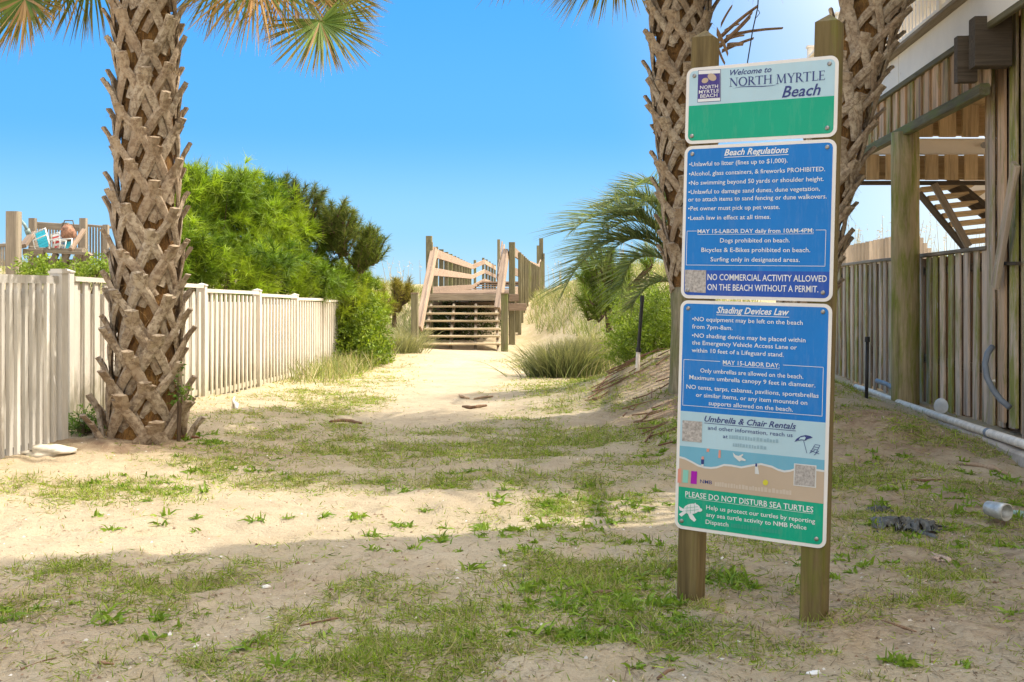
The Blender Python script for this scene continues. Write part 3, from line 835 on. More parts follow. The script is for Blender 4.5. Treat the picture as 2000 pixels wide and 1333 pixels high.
# umbrella and beach chair drawing
sheet('umbrella_mark', [z4(*p) for p in [(1132, 306), (1150, 280), (1185, 258), (1225, 250), (1262, 258), (1282, 272), (1240, 284), (1222, 296), (1190, 292), (1160, 296)]], 4, P_INK, pc)
sheet('umbrella_mark', [z4(*p) for p in [(1168, 288), (1180, 270), (1215, 262), (1226, 270), (1216, 290), (1190, 285)]], 5, P_SKY, pc)
for a, b in [((1207, 296), (1234, 398)), ((1300, 328), (1262, 392)), ((1340, 335), (1300, 410)), ((1262, 376), (1335, 404)), ((1255, 398), (1300, 372)), ((1292, 414), (1330, 380)), ((1300, 328), (1342, 334)), ((1290, 346), (1332, 354)), ((1282, 362), (1322, 372))]:
    line_(z4(*a), z4(*b), .0019, P_INK, pc, 4)
TX(z4, 'PLEASE DO NOT DISTURB SEA TURTLES', (245, 748), (1285, 884), 48 * S4, P_LETTER, pc, bold=.008, underline=.004, strip_w=.0012)
for t, l, r in [('Help us protect our turtles by reporting', (415, 850), (1300, 973)), ('any sea turtle activity to NMB Police', (415, 910), (1230, 1023)), ('Dispatch', (410, 973), (595, 994))]:
    TX(z4, t, l, r, 37 * S4, P_LETTER, pc, bold=.006)
disc('turtle_shell', z4, 298, 850, 68, 42, P_LETTER, pc, 4, rot=-.12)
disc('turtle_mark', z4, 358, 858, 26, 16, P_LETTER, pc, 5, rot=.1)
for pts in ([(192, 828), (232, 852), (232, 872), (200, 862)], [(192, 895), (230, 868), (252, 884), (214, 914)], [(262, 882), (296, 884), (334, 940), (318, 956), (284, 930)], [(300, 822), (328, 800), (336, 822), (322, 838)]):
    sheet('turtle_flipper', [z4(*p) for p in pts], 3, P_LETTER, pc)
for a, b in [((240, 845), (350, 832)), ((245, 868), (355, 856)), ((262, 822), (258, 884)), ((290, 814), (288, 888)), ((320, 812), (322, 882))]:
    line_(z4(*a), z4(*b), .0012, P_GREEN, pc, 6)
# top panel
TX(z1, 'Welcome to', (560, 655), (920, 630), 50 * S1, P_INK, pa, shear=.32, bold=.012)
def serif_text(txt, L, Rr, cap, cap2=None):
    G = {  # strokes: x0,y0,x1,y1,weight ; serif bars added as flat strokes ; advance
        'N': (([.12, 0, .12, 1, .05], [.12, 1, .72, 0, .13], [.72, 0, .72, 1, .05], [0, 1, .2, 1, .04], [.02, 0, .24, 0, .04], [.6, 1, .84, 1, .04]), .9),
        'R': (([.16, 0, .16, 1, .13], [.04, 0, .28, 0, .04], [.04, 1, .3, 1, .04], [.3, .99, .48, .92, .06], [.48, .92, .52, .76, .12], [.52, .76, .44, .56, .11], [.44, .56, .16, .5, .05], [.34, .52, .66, .04, .13], [.62, .02, .82, -.06, .05]), .76),
        'T': (([.36, 0, .36, 1, .13], [.24, 0, .48, 0, .04], [0, .98, .72, .98, .05], [0, 1, .02, .82, .04], [.72, 1, .70, .82, .04]), .78),
        'H': (([.14, 0, .14, 1, .13], [.68, 0, .68, 1, .13], [.14, .52, .68, .52, .05], [.02, 0, .26, 0, .04], [.02, 1, .26, 1, .04], [.56, 0, .8, 0, .04], [.56, 1, .8, 1, .04]), .88),
        'M': (([.14, 0, .18, 1, .05], [.18, 1, .5, .06, .12], [.5, .06, .82, 1, .05], [.82, 1, .88, 0, .13], [.03, 0, .26, 0, .04], [.76, 0, 1.0, 0, .04], [.06, 1, .2, 1, .04], [.82, 1, .96, 1, .04]), 1.06),
        'Y': (([.1, 1, .38, .48, .13], [.66, 1, .38, .48, .05], [.38, .5, .38, 0, .13], [.26, 0, .5, 0, .04], [0, 1, .22, 1, .04], [.54, 1, .78, 1, .04]), .76),
        'L': (([.16, 0, .16, 1, .13], [.04, 1, .28, 1, .04], [.04, .02, .56, .02, .05], [.56, 0, .6, .2, .04]), .62),
        'E': (([.16, 0, .16, 1, .13], [.04, .98, .56, .98, .05], [.04, .02, .58, .02, .05], [.16, .52, .46, .52, .05], [.56, 1, .56, .82, .04], [.6, .2, .57, 0, .04], [.46, .62, .46, .42, .03]), .66),
        'O': (tuple([.42 + .36 * math.cos(a), .5 + .52 * math.sin(a), .42 + .36 * math.cos(b), .5 + .52 * math.sin(b), .05 + .09 * abs(math.cos((a + b) / 2))] for a, b in [(2 * math.pi * k / 16, 2 * math.pi * (k + 1) / 16) for k in range(16)]), .88)}
    tot = sum(G[c][1] for c in txt); m = MB(); x = 0; k = 0
    sx = (Rr[0] - L[0]) / tot; vz = (L[1] + Rr[1]) / 2
    for i, c in enumerate(txt):
        cp = cap
        for x0, y0, x1, y1, w in G[c][0]:
            p = Vector((L[0] + (x + x0) * sx, vz + y0 * cp)); q = Vector((L[0] + (x + x1) * sx, vz + y1 * cp))
            t = (q - p).normalized(); nrm = Vector((-t.y, t.x)) * w * sx * .5; p = p - t * .0002; q = q + t * .0002
            y = -.0018 - k * .000006; k += 1
            m.add([(a.x, y, a.y) for a in (p + nrm, q + nrm, q - nrm, p - nrm)], [(0, 1, 2, 3)])
        x += G[c][1]
    me = m.mesh('lettering', P_INK)
    link('lettering', me, pa)
serif_text('NORTH', z1(555, 752), z1(930, 726), 70 * S1); serif_text('MYRTLE', z1(958, 727), z1(1388, 697), 76 * S1)
TX(z1, 'Beach', (1010, 845), (1345, 828), 98 * S1, P_INK, pa, shear=.30, bold=.014)
sw = [z1(*p) for p in [(580, 772), (650, 757), (740, 752), (840, 752), (920, 746), (982, 735)]]
strips('swash_mark', [(a, b + .0012 * k) for (a, b), k in zip(sw, (.1, .8, 1.4, 1.4, .8, .1))], [(a, b - .0012 * k) for (a, b), k in zip(sw, (.1, .8, 1.4, 1.4, .8, .1))], 3, P_INK, pa)
quad('town_emblem', z1, [(284, 612), (480, 604), (480, 880), (276, 892)], P_INK, pa, 2)
quad('town_emblem', z1, [(288, 616), (476, 608), (476, 876), (280, 888)], P_LETTER, pa, 3)
quad('town_emblem', z1, [(286, 648), (474, 638), (474, 850), (282, 862)], P_PURPLE, pa, 4)
disc('shell_mark', z1, 405, 672, 40, 30, P_TAN, pa, 5, rot=.5); disc('shell_mark', z1, 345, 702, 30, 22, P_TAN, pa, 6, rot=-.4)
for t, y, xl, xr in (('NORTH', 772, 302, 458), ('MYRTLE', 811, 292, 466), ('BEACH', 848, 304, 452)):
    TX(z1, t, (xl, y + 3), (xr, y - 4), 31 * S1, P_LETTER, pa, lvl=7, bold=.008)

# ------------------------------------------------------------------ palms
def fibre_mat():
    m, nt, b, _ = new_mat('palm_fibre')
    v = coords(nt, (1, 1, 1)); g = noise_n(nt, v, 9, 6, .75, 1.2); g2 = noise_n(nt, coords(nt, (60, 60, 6)), 1.5, 4, .6)
    c = ramp(nt, g, [(.3, (.09, .045, .018)), (.5, (.28, .14, .045)), (.72, (.50, .29, .09))])
    c = mixc(nt, ramp(nt, g2, [(.45, (0,) * 3), (.6, (.6,) * 3)]), c, (.10, .06, .03))
    nt.links.new(c, b.inputs['Base Color']); b.inputs['Roughness'].default_value = .95; bump(nt, b, g2, 1, .03)
    return m
def boot_mat():
    m, nt, b, _ = new_mat('palm_leaf_base')
    g = noise_n(nt, coords(nt, (1, 1, 1)), 26, 6, .75); g2 = noise_n(nt, coords(nt, (1, 1, 1)), 5, 4, .6)
    c = ramp(nt, g2, [(.3, (.34, .26, .18)), (.7, (.58, .49, .37))])
    c = mixc(nt, ramp(nt, g, [(.43, (.80,) * 3), (.53, (0,) * 3)]), c, (.19, .135, .09))
    c = mixc(nt, ramp(nt, g, [(.62, (0,) * 3), (.72, (.6,) * 3)]), c, (.58, .50, .40))
    oi = nt.nodes.new('ShaderNodeObjectInfo')
    c = mixc(nt, math_n(nt, 'MULTIPLY', oi.outputs['Random'], .35), c, (.30, .19, .11))
    nt.links.new(c, b.inputs['Base Color']); b.inputs['Roughness'].default_value = .85; bump(nt, b, g, .6, .01)
    return m
def bark_mat():
    m, nt, b, _ = new_mat('smooth_palm_bark')
    g = noise_n(nt, coords(nt, (30, 30, 3)), 1.2, 5, .65); g2 = noise_n(nt, coords(nt, (1, 1, 1)), 4, 4, .6)
    c = ramp(nt, g, [(.35, (.17, .14, .09)), (.65, (.36, .31, .21))])
    c = mixc(nt, ramp(nt, g2, [(.42, (0,) * 3), (.6, (.6,) * 3)]), c, (.15, .17, .05))
    nt.links.new(c, b.inputs['Base Color']); b.inputs['Roughness'].default_value = .9; bump(nt, b, g, .8, .015)
    return m
FIBRE, BOOT, BARK = fibre_mat(), boot_mat(), bark_mat()
def boot_meshes(Rt, nv=5):
    out = []
    for v in range(nv):
        rr = random.Random(v * 17 + int(Rt * 1000))
        m = MB()
        for side in (-1, 1):
            st = 9; span = rr.uniform(.70, .92); drop = rr.uniform(.31, .40); w0 = rr.uniform(.070, .092); th = .024
            if v == nv - 1: th = .02
            stub = rr.uniform(.08, .26)
            prev = None; rings = []
            C = []
            for i in range(st):
                t = i / (st - 1) * (1 + stub) - stub
                a = side * span * max(t, 0) ** .92 - side * .04 * (t < 0)
                rad = Rt + (.052 * (1 - max(t, 0)) ** 1.5 + .016) + (-t * .26 if t < 0 else 0) + (.004 if side > 0 else 0)
                z = -drop * t if t >= 0 else -t * .42
                C.append(Vector((math.sin(a) * rad, -math.cos(a) * rad, z)))
            for i, c in enumerate(C):
                tg = (C[min(i + 1, st - 1)] - C[max(i - 1, 0)]).normalized()
                nr = Vector((c.x, c.y, 0)).normalized(); nr = (nr - tg * nr.dot(tg)).normalized()
                wd = tg.cross(nr)
                t = i / (st - 1)
                w = w0 * (1 + .16 * (t < .2) - .18 * t) * (1 + rr.uniform(-.12, .12)) * .5; h = th * (1 - .3 * t)
                for (q, e) in ((-1, 0), (-.5, 1), (.5, 1), (1, 0), (0, -.9)):
                    rings.append(c + wd * w * q + nr * h * e * .8)
            fs = [(i * 5 + k, i * 5 + (k + 1) % 5, (i + 1) * 5 + (k + 1) % 5, (i + 1) * 5 + k) for i in range(st - 1) for k in range(5)]
            fs += [(0, 4, 3, 2, 1), tuple((st - 1) * 5 + k for k in range(5))]
            m.add(rings, fs)
        me = m.mesh('leaf_base', BOOT)
        out.append(me)
    return out
def fan_frond(hub, axis, normal, L, parent, nseg=46, spread=150, droop=.5, dead=0.0, tree_top=None, name='frond', width=.030):
    hub = Vector(hub); ax = Vector(axis).normalized(); nn = Vector(normal).normalized(); sd = ax.cross(nn).normalized(); nn = sd.cross(ax)
    ang = np.radians(np.linspace(-spread, spread, nseg)) + RNG.normal(size=nseg) * .02
    D = np.array([list(ax * math.cos(a) + sd * math.sin(a) + nn * .22 * math.cos(a * .5)) for a in ang])
    D = unit(D + RNG.normal(size=D.shape) * .03)
    LL = L * (.72 + .28 * np.cos(ang * .55)) * RNG.uniform(.85, 1.08, nseg)
    green = cols(nseg, (.07, .14, .02), (.17, .26, .04), .15); tip = cols(nseg, (.22, .14, .04), (.38, .24, .08), .2)
    dd = RNG.random(nseg) < dead
    green[dd] = cols(int(dd.sum()), (.36, .19, .07), (.55, .36, .16), .15)
    side = unit(np.cross(D, np.tile(np.array(nn), (nseg, 1))))
    # solid half near the hub, then split free tips
    P = []
    P.append(blades(np.tile(np.array(hub), (nseg, 1)), D, LL, np.full(nseg, width), green, droop, 5, .05, tip, side + .35 * np.array(nn)))
    # split filament ends
    k = 2
    for j in range(k):
        st_ = np.tile(np.array(hub), (nseg, 1)) + D * (LL * .55)[:, None] - np.array([0, 0, 1.]) * (droop * LL * .3025)[:, None]
        d2 = unit(D - np.array([0, 0, 1.]) * (droop * 1.1) + RNG.normal(size=D.shape) * .09)
        P.append(blades(st_, d2, LL * RNG.uniform(.35, .55, nseg), np.full(nseg, width * .35), tip * .5 + green * .5, droop * .7, 2, .1, tip))
    V, Fq, C = merge(P)
    f = link(name, mesh_np(name, V, Fq, LEAF, C), parent)
    if tree_top is not None:
        m = MB(); a = Vector(tree_top); mid = (a + hub) / 2 + Vector((0, 0, .22 * (hub - a).length))
        pts = [a * (1 - t) ** 2 + mid * 2 * t * (1 - t) + hub * t * t for t in [i / 8 for i in range(9)]]
        m.tube(pts, [.028 - .014 * i / 8 for i in range(9)], 5)
        link('petiole', m.mesh('petiole', STALK), f)
    return f
STALK = mat_plain('petiole_green', (.20, .22, .07), .6, .3, 10)
def sabal(name_label, base, path, rad, z_boot, label, shed=False, rows=None):
    """path: function z -> (x,y) offset ; rad: function z -> core radius"""
    t = thing('sabal_palm', label, 'palm tree', base)
    H = 4.9
    m = MB(); ns = 40
    pts = []; rs = []
    for i in range(ns + 1):
        z = -.15 + (H + .15) * i / ns; x, y = path(max(z, 0)); pts.append((x, y, z)); rs.append(rad(z) * (1 + .03 * math.sin(i * 2.1)))
    m.tube(pts, rs, 22)
    tr = m.build('trunk', FIBRE if not shed else FIBRE, t, True)
    if shed:
        k = MB(); zs = [-.2 + (z_boot + .25) * i / 12 for i in range(13)]
        k.tube([(*path(max(z, 0)), z) for z in zs], [rad(z) * (1.06 + (.25 * max(0, .15 - z) if z < .15 else 0)) + .004 * math.sin(z * 40) for z in zs], 20)
        k.build('bare_trunk', BARK, t, True)
    Rm = rad(H * .5)
    ms = boot_meshes(Rm, 9)
    dz = .168; n = 0; rr = random.Random(zlib.crc32(label.encode()) & 0xfff)
    z = z_boot + .36; row = 0; twist = rr.random()
    while z < H - .05:
        for k in range(5):
            a = 2 * math.pi * (k + .5 * (row % 2)) / 5 + twist + row * .07 + rr.gauss(0, .09)
            x, y = path(z); s = rad(z) / Rm
            x2, y2 = path(z + .1)
            tilt = Vector((x2 - x, y2 - y, .1)).to_track_quat('Z', 'Y').to_matrix().to_4x4()
            M = Matrix.Translation((x, y, z + rr.gauss(0, .028))) @ (Vector((x2 - x, y2 - y, .1)).rotation_difference(Vector((0, 0, 1))).inverted().to_matrix().to_4x4()) @ Matrix.Rotation(a, 4, 'Z') @ Matrix.Diagonal((s, s, rr.uniform(.88, 1.12) * (.8 + .2 * s), 1))
            o = bpy.data.objects.new('leaf_base', ms[rr.randrange(len(ms))])
            COL.objects.link(o); o.parent = t; o.matrix_local = M; n += 1
        z += dz; row += 1
    # loose fibres
    nf = 2600
    zz = RNG.uniform(z_boot, H, nf); aa = RNG.uniform(0, 6.283, nf)
    px = np.array([path(q)[0] for q in zz]); py = np.array([path(q)[1] for q in zz]); rd = np.array([rad(q) for q in zz])
    rt = np.stack([px + np.cos(aa) * rd * 1.0, py + np.sin(aa) * rd * 1.0, zz], 1)
    dr = unit(np.stack([np.cos(aa), np.sin(aa), np.zeros(nf)], 1) * .5 + RNG.normal(size=(nf, 3)) * .8)
    V, Fq, C = blades(rt, dr, RNG.uniform(.05, .14, nf), np.full(nf, .0035), cols(nf, (.20, .11, .04), (.45, .30, .14)), .6, 2, .3)
    link('fibre_wisps', mesh_np('fibre_wisps', V, Fq, LEAF_DRY, C), t)['kind'] = 'stuff'
    return t
def crown(t, base, top, seed, specials=(), n=22, Lr=(.62, .85), avoid=None):
    base = Vector(base); rr = random.Random(seed)
    for hub, ax, nn, L, dr, dead in specials:
        fan_frond(Vector(hub) - base, ax, nn, L, t, 66, 118, dr, dead, Vector(top) - base, width=.024)
    for k in range(n):
        a = k * 2.399 + rr.gauss(0, .15); el = rr.uniform(-.15, 1.3); rch = rr.uniform(.7, 1.5)
        dv = Vector((math.cos(a) * math.cos(el), math.sin(a) * math.cos(el), math.sin(el)))
        hub = Vector(top) + dv * rch
        if hub.z < avoid: hub.z = avoid + rr.random() * .2
        ax = (dv + Vector((0, 0, -.45))).normalized()
        fan_frond(hub - base, ax, dv.cross(Vector((0, 0, 1))).cross(dv), rr.uniform(*Lr), t, 44, 125, .35, .05, Vector(top) - base, width=.045)

# left palm
Z0 = 9.05
b1 = Vector((-2.96, Z0, .02))
def path1(z): return (-.0 + .03 * math.sin(z * .8) - .0 * z, 0)
def rad1(z): return .195 + .085 * math.exp(-max(z, 0) / .35) + .03 * max(0, 1 - z / 3.0)
t1 = sabal('a', b1, path1, rad1, -.25, 'shaggy palm with criss-crossed leaf bases in front of the white fence')
top1 = b1 + Vector((.02, 0, 4.75))
def sp(px, py, Z, ax, nn, L, dr, dead): return (at(px, py, Z), ax, nn, L, dr, dead)
crown(t1, b1, top1, 3, [
    sp(628, 42, 8.6, (.45, -.25, -.85), (.2, -.95, .1), .52, .10, .12), sp(500, -48, 8.7, (.05, -.3, -.95), (.1, -.95, .2), .66, .16, .55), sp(560, -70, 9.0, (.1, -.2, -.95), (.2, -.9, .2), .72, .16, .7),
    sp(440, -70, 9.3, (-.15, -.1, -.95), (.0, -1, .1), .62, .12, .3), sp(660, -20, 9.2, (.6, .1, -.6), (.1, -.9, .3), .45, .10, .3),
    sp(52, -2, 8.8, (-.1, -.2, -.95), (-.3, -.9, .1), .50, .14, .25), sp(0, -30, 9.0, (-.3, -.2, -.9), (-.3, -.9, .1), .50, .1, .3),
    sp(178, -70, 9.6, (-.10, 0, -.95), (-.1, -.95, .2), .68, .14, .12), sp(120, -60, 9.9, (-.4, 0, -.9), (-.1, -.95, .2), .55, .1, .3)], 22, avoid=4.15)
# right palm behind the sign
b2 = Vector((1.72, 10.9, .0))
def path2(z): return (-.10 * math.exp(-((z - 3.0) ** 2) / 2.2) + .06 * math.sin(z * .9), 0)
def rad2(z): return .185 + .06 * math.exp(-max(z, 0) / .25) + .012 * z
t2 = sabal('b', b2, path2, rad2, 1.22, 'palm directly behind the sign, its lower trunk bare and green', True)
top2 = b2 + Vector((.0, 0, 4.9))
crown(t2, b2, top2, 8, [sp(1015, -105, 10.2, (-.5, -.2, -.85), (-.2, -.9, .3), .62, .1, .1), sp(1120, -165, 10.4, (-.5, -.2, -.8), (-.2, -.9, .3), .7, .1, .1)], 46, (.8, 1.05), avoid=4.45)
# dead frond stubs on its right side
m = MB()
for (x0, y0, x1, y1, x2, y2, w) in [(1405, 75, 1440, 40, 1480, 12, .05), (1405, 90, 1440, 60, 1470, 24, .05), (1408, 50, 1420, 25, 1430, 12, .05), (1410, 100, 1440, 85, 1472, 75, .035), (1408, 90, 1440, 62, 1466, 34, .04),
                                (1418, 72, 1460, 58, 1529, 55, .03), (1418, 78, 1435, 70, 1454, 69, .025), (1420, 90, 1430, 86, 1452, 86, .05), (1415, 60, 1430, 50, 1444, 47, .02), (1400, 60, 1415, 85, 1422, 106, .08), (1405, 100, 1412, 118, 1416, 124, .05)]:
    Zd = 10.75; pts = [at(x0, y0, Zd), at(x1, y1, Zd - .1), at(x2, y2, Zd - .2)]
    pts = [pts[0] * (1 - t) ** 2 + pts[1] * 2 * t * (1 - t) + pts[2] * t * t for t in (0, .25, .5, .75, 1)]
    wv = [w, w * .95, w * .8, w * .7, w * .55]
    vs = []
    for p, ww in zip(pts, wv): vs += [p + Vector((0, 0, ww / 2)) - b2, p - Vector((0, 0, ww / 2)) - b2 + Vector((0, .02, 0)), p + Vector((0, -.02, 0)) - b2]
    m.add(vs, [(i * 3 + a, i * 3 + (a + 1) % 3, i * 3 + 3 + (a + 1) % 3, i * 3 + 3 + a) for i in range(4) for a in range(3)])
DEADF = mat_wood('dead_frond', (.58, .40, .26), (.22, .12, .06), None, 0, .1)
m.build('dead_frond', DEADF, t2)
# third palm, leaning right
b3 = Vector((2.35, 9.6, .0))
def path3(z): return (.088 * z + .03 * z * z, 0)
def rad3(z): return .165 + .05 * math.exp(-max(z, 0) / .25) + .008 * z
t3 = sabal('c', b3, path3, rad3, .9, 'palm leaning right between the sign and the wooden deck', True)
crown(t3, b3, b3 + Vector((path3(4.85)[0], 0, 4.9)), 15, [], 44, (.8, 1.05), avoid=4.6)

# feather palm behind
def feather_palm():
    base = at(1345, 640, 14.0); base.z = .35
    t = thing('feather_palm', 'low feather-leaved palm arching out from behind the sign', 'palm tree', base)
    m = MB(); m.tube([(0, 0, -.3), (.02, 0, .4), (0, 0, .95)], [.15, .14, .16], 12); m.build('trunk', FIBRE, t, True)
    o = Vector((0, 0, 1.0))
    G = [((1330, 520), (1290, 400), (1185, 390), (1120, 450), .95), ((1330, 525), (1270, 440), (1170, 440), (1105, 560), .9), ((1335, 520), (1310, 420), (1250, 350), (1190, 400), .75),
         ((1330, 530), (1280, 480), (1210, 490), (1215, 580), .75), ((1340, 515), (1330, 400), (1280, 330), (1230, 370), .6), ((1335, 560), (1300, 540), (1260, 545), (1235, 600), .45),
         ((1350, 520), (1390, 400), (1450, 400), (1490, 470), .8), ((1350, 520), (1400, 440), (1470, 480), (1500, 560), .8), ((1345, 510), (1350, 380), (1390, 320), (1430, 360), .7), ((1328, 515), (1280, 415), (1215, 400), (1140, 500), .85), ((1330, 515), (1300, 430), (1230, 395), (1175, 440), .8), ((1332, 520), (1290, 450), (1230, 440), (1165, 520), .8), ((1335, 505), (1315, 400), (1275, 370), (1235, 410), .6)]
    for gi, (a, b_, c_, d_, sc) in enumerate(G):
        Zs = [14, 14 - .3, 13.4 + .23 * (gi % 5), 13.2 + .3 * (gi % 4)]
        A, B_, C_, D_ = [at(*p, z) - base for p, z in zip((a, b_, c_, d_), Zs)]
        ts = np.linspace(0, 1, 110)
        Pm = np.array([list(A * (1 - t_) ** 3 + B_ * 3 * t_ * (1 - t_) ** 2 + C_ * 3 * t_ * t_ * (1 - t_) + D_ * t_ ** 3) for t_ in ts])
        T = unit(np.gradient(Pm, axis=0))
        P = []
        sdv = unit(np.cross(T, np.tile([0, 0, 1.], (len(T), 1))))
        upv = np.cross(sdv, T)
        for s in (-1, 1):
            k = ts > .10
            dr = unit(sdv[k] * s * .75 + T[k] * .60 + upv[k] * .35 + RNG.normal(size=(k.sum(), 3)) * .10)
            LL = .82 * sc * np.sin(np.clip(ts[k] * 1.1 + .12, 0, 1) * np.pi * .62 + .35) * RNG.uniform(.85, 1.1, k.sum())
            P.append(blades(Pm[k], dr, LL, np.full(k.sum(), .013), cols(k.sum(), (.13, .18, .08), (.28, .34, .16), .15), .13, 4, .05, cols(k.sum(), (.20, .22, .12), (.30, .28, .15))))
        V, Fq, C = merge(P)
        f = link('frond', mesh_np('frond', V, Fq, LEAF, C), t)
        mb = MB(); mb.tube([Vector(p) for p in Pm[::7]], [.018 - .0012 * i for i in range(len(Pm[::7]))], 5); link('petiole', mb.mesh('petiole', STALK), f)
feather_palm()
#@@PART3@@
# ------------------------------------------------------------------ white fence, left
def white_fence():
    t = thing('white_fence', 'long white vinyl picket fence running back on the left', 'fence', (-3.3, 12, 0))
    posts = [(-3.70, 9.35, .11), (-3.36, 12.2, .02), (-3.28, 14.5, -.03), (-3.22, 16.7, -.09), (-3.17, 18.8, -.13), (-3.14, 21.2, -.18)]
    H = 1.24
    def post(x, y, z, w=.095):
        m = MB(); m.box(-w / 2, w / 2, -w / 2, w / 2, -.2, H + .03)
        o = link('post', m.mesh('post', VINYL), t, Matrix.Translation((x, y, z)))
        c = MB(); c.box(-w * .58, w * .58, -w * .58, w * .58, H + .03, H + .045)
        c.add([(-w * .5, -w * .5, H + .045), (w * .5, -w * .5, H + .045), (w * .5, w * .5, H + .045), (-w * .5, w * .5, H + .045), (0, 0, H + .062)], [(0, 1, 4), (1, 2, 4), (2, 3, 4), (3, 0, 4)])
        link('cap', c.mesh('cap', VINYL), o)
    for p in posts: post(*p)
    pm = MB()
    pm.box(-.020, .020, -.028, .028, 0, 1); PK = None
    m = MB(); m.box(-.010, .010, -.027, .027, -.06, H - .04); PK = m.mesh('picket', VINYL)
    backs = {}
    for (x0, y0, z0), (x1, y1, z1) in zip(posts, posts[1:]):
        A, B = Vector((x0, y0, z0)), Vector((x1, y1, z1)); dv = B - A; L = dv.length; ang = math.atan2(dv.y, dv.x)
        u = dv / L; nv = Vector((u.y, -u.x, 0))  # towards +x, the path side
        M = Matrix(((u.x, nv.x, 0, 0), (u.y, nv.y, 0, 0), (u.z, 0, 1, 0), (0, 0, 0, 1)))
        M = Matrix.Translation(A) @ M
        for z0_, z1_, yy in ((H - .04, H - .0, .030), (.05, .11, .012)):
            r = MB(); r.box(.049, L - .049, -.033, yy, z0_, z1_); link('rail', r.mesh('rail', VINYL), t, M)
        n = int((L - .14) / .088)
        for k in range(n):
            q = .07 + (L - .14) * (k + .5) / n
            o = bpy.data.objects.new('picket', PK); COL.objects.link(o); o.parent = t
            # even boards stand proud of the rail, odd ones sit behind: board on board
            off = .016 if k % 2 == 0 else -.010
            o.matrix_local = world_of(t).inverted() @ (Matrix.Translation(A + u * q + nv * off) @ Matrix.Rotation(ang - math.pi / 2, 4, 'Z') @ Matrix.Diagonal((1, 1.12, 1, 1)))
        s = MB(); s.box(.066, L - .066, -.006, .002, .03, H - .14)
        link('backing_panel', s.mesh('backing_panel', VINYL), t, M @ Matrix.Translation((0, -.034, 0)))
    # near gate section
    g = thing('fence_gate', 'weathered white slatted gate between two capped posts, far left', 'gate', (-3.5, 8.3, .08))
    A, B = Vector((-3.60, 7.75, .08)), Vector((-3.50, 8.70, .08))
    dv = B - A; L = dv.length; u = dv / L; nv = Vector((u.y, -u.x, 0)); ang = math.atan2(dv.y, dv.x)
    M = Matrix.Translation(A) @ Matrix(((u.x, nv.x, 0, 0), (u.y, nv.y, 0, 0), (0, 0, 1, 0), (0, 0, 0, 1)))
    HG = 1.26
    for P_ in (A, B):
        w = .10; m = MB(); m.box(-w / 2, w / 2, -w / 2, w / 2, -.2, HG + .02)
        o = link('post', m.mesh('post', VINYL_OLD), g, Matrix.Translation(P_) @ Matrix.Rotation(ang, 4, 'Z'))
        c = MB(); c.box(-.058, .058, -.058, .058, HG + .02, HG + .04); c.box(-.045, .045, -.045, .045, HG + .04, HG + .055); link('cap', c.mesh('cap', VINYL), o)
    r = MB(); r.box(.06, L - .06, -.03, .03, HG - .06, HG + .0); link('rail', r.mesh('rail', VINYL_OLD), g, M)
    s = MB(); s.box(.06, L - .06, -.012, .0, .02, HG - .11); link('backing_panel', s.mesh('backing_panel', VINYL_OLD), g, M @ Matrix.Translation((0, -.02, 0)))
    pk = MB(); pk.box(-.014, .014, -.02, .02, -.04, HG - .06); me = pk.mesh('picket', VINYL_OLD)
    for k in range(8):
        q = .12 + (L - .24) * k / 7
        o = bpy.data.objects.new('picket', me); COL.objects.link(o); o.parent = g
        o.matrix_local = world_of(g).inverted() @ (Matrix.Translation(A + u * q + nv * .02) @ Matrix.Rotation(ang - math.pi / 2 + random.gauss(0, .01), 4, 'Z'))
    # wall continuing toward the camera, beyond the gate
    h = thing('picket_fence', 'white fence panel running out of the picture beside the gate', 'fence', (-3.7, 6.6, .05))
    for k in range(12):
        q = A - u * (.09 + .11 * k)
        plank('picket', (q.x - .01, q.y, .06), (q.x - .01, q.y, 1.28), .10, .03, VINYL_OLD, h, (1, 0, 0))
    plank('rail', (A.x - .01, A.y - .08, 1.24), (A.x - .15, A.y - 1.4, 1.24), .06, .05, VINYL_OLD, h, (1, 0, 0))
white_fence()

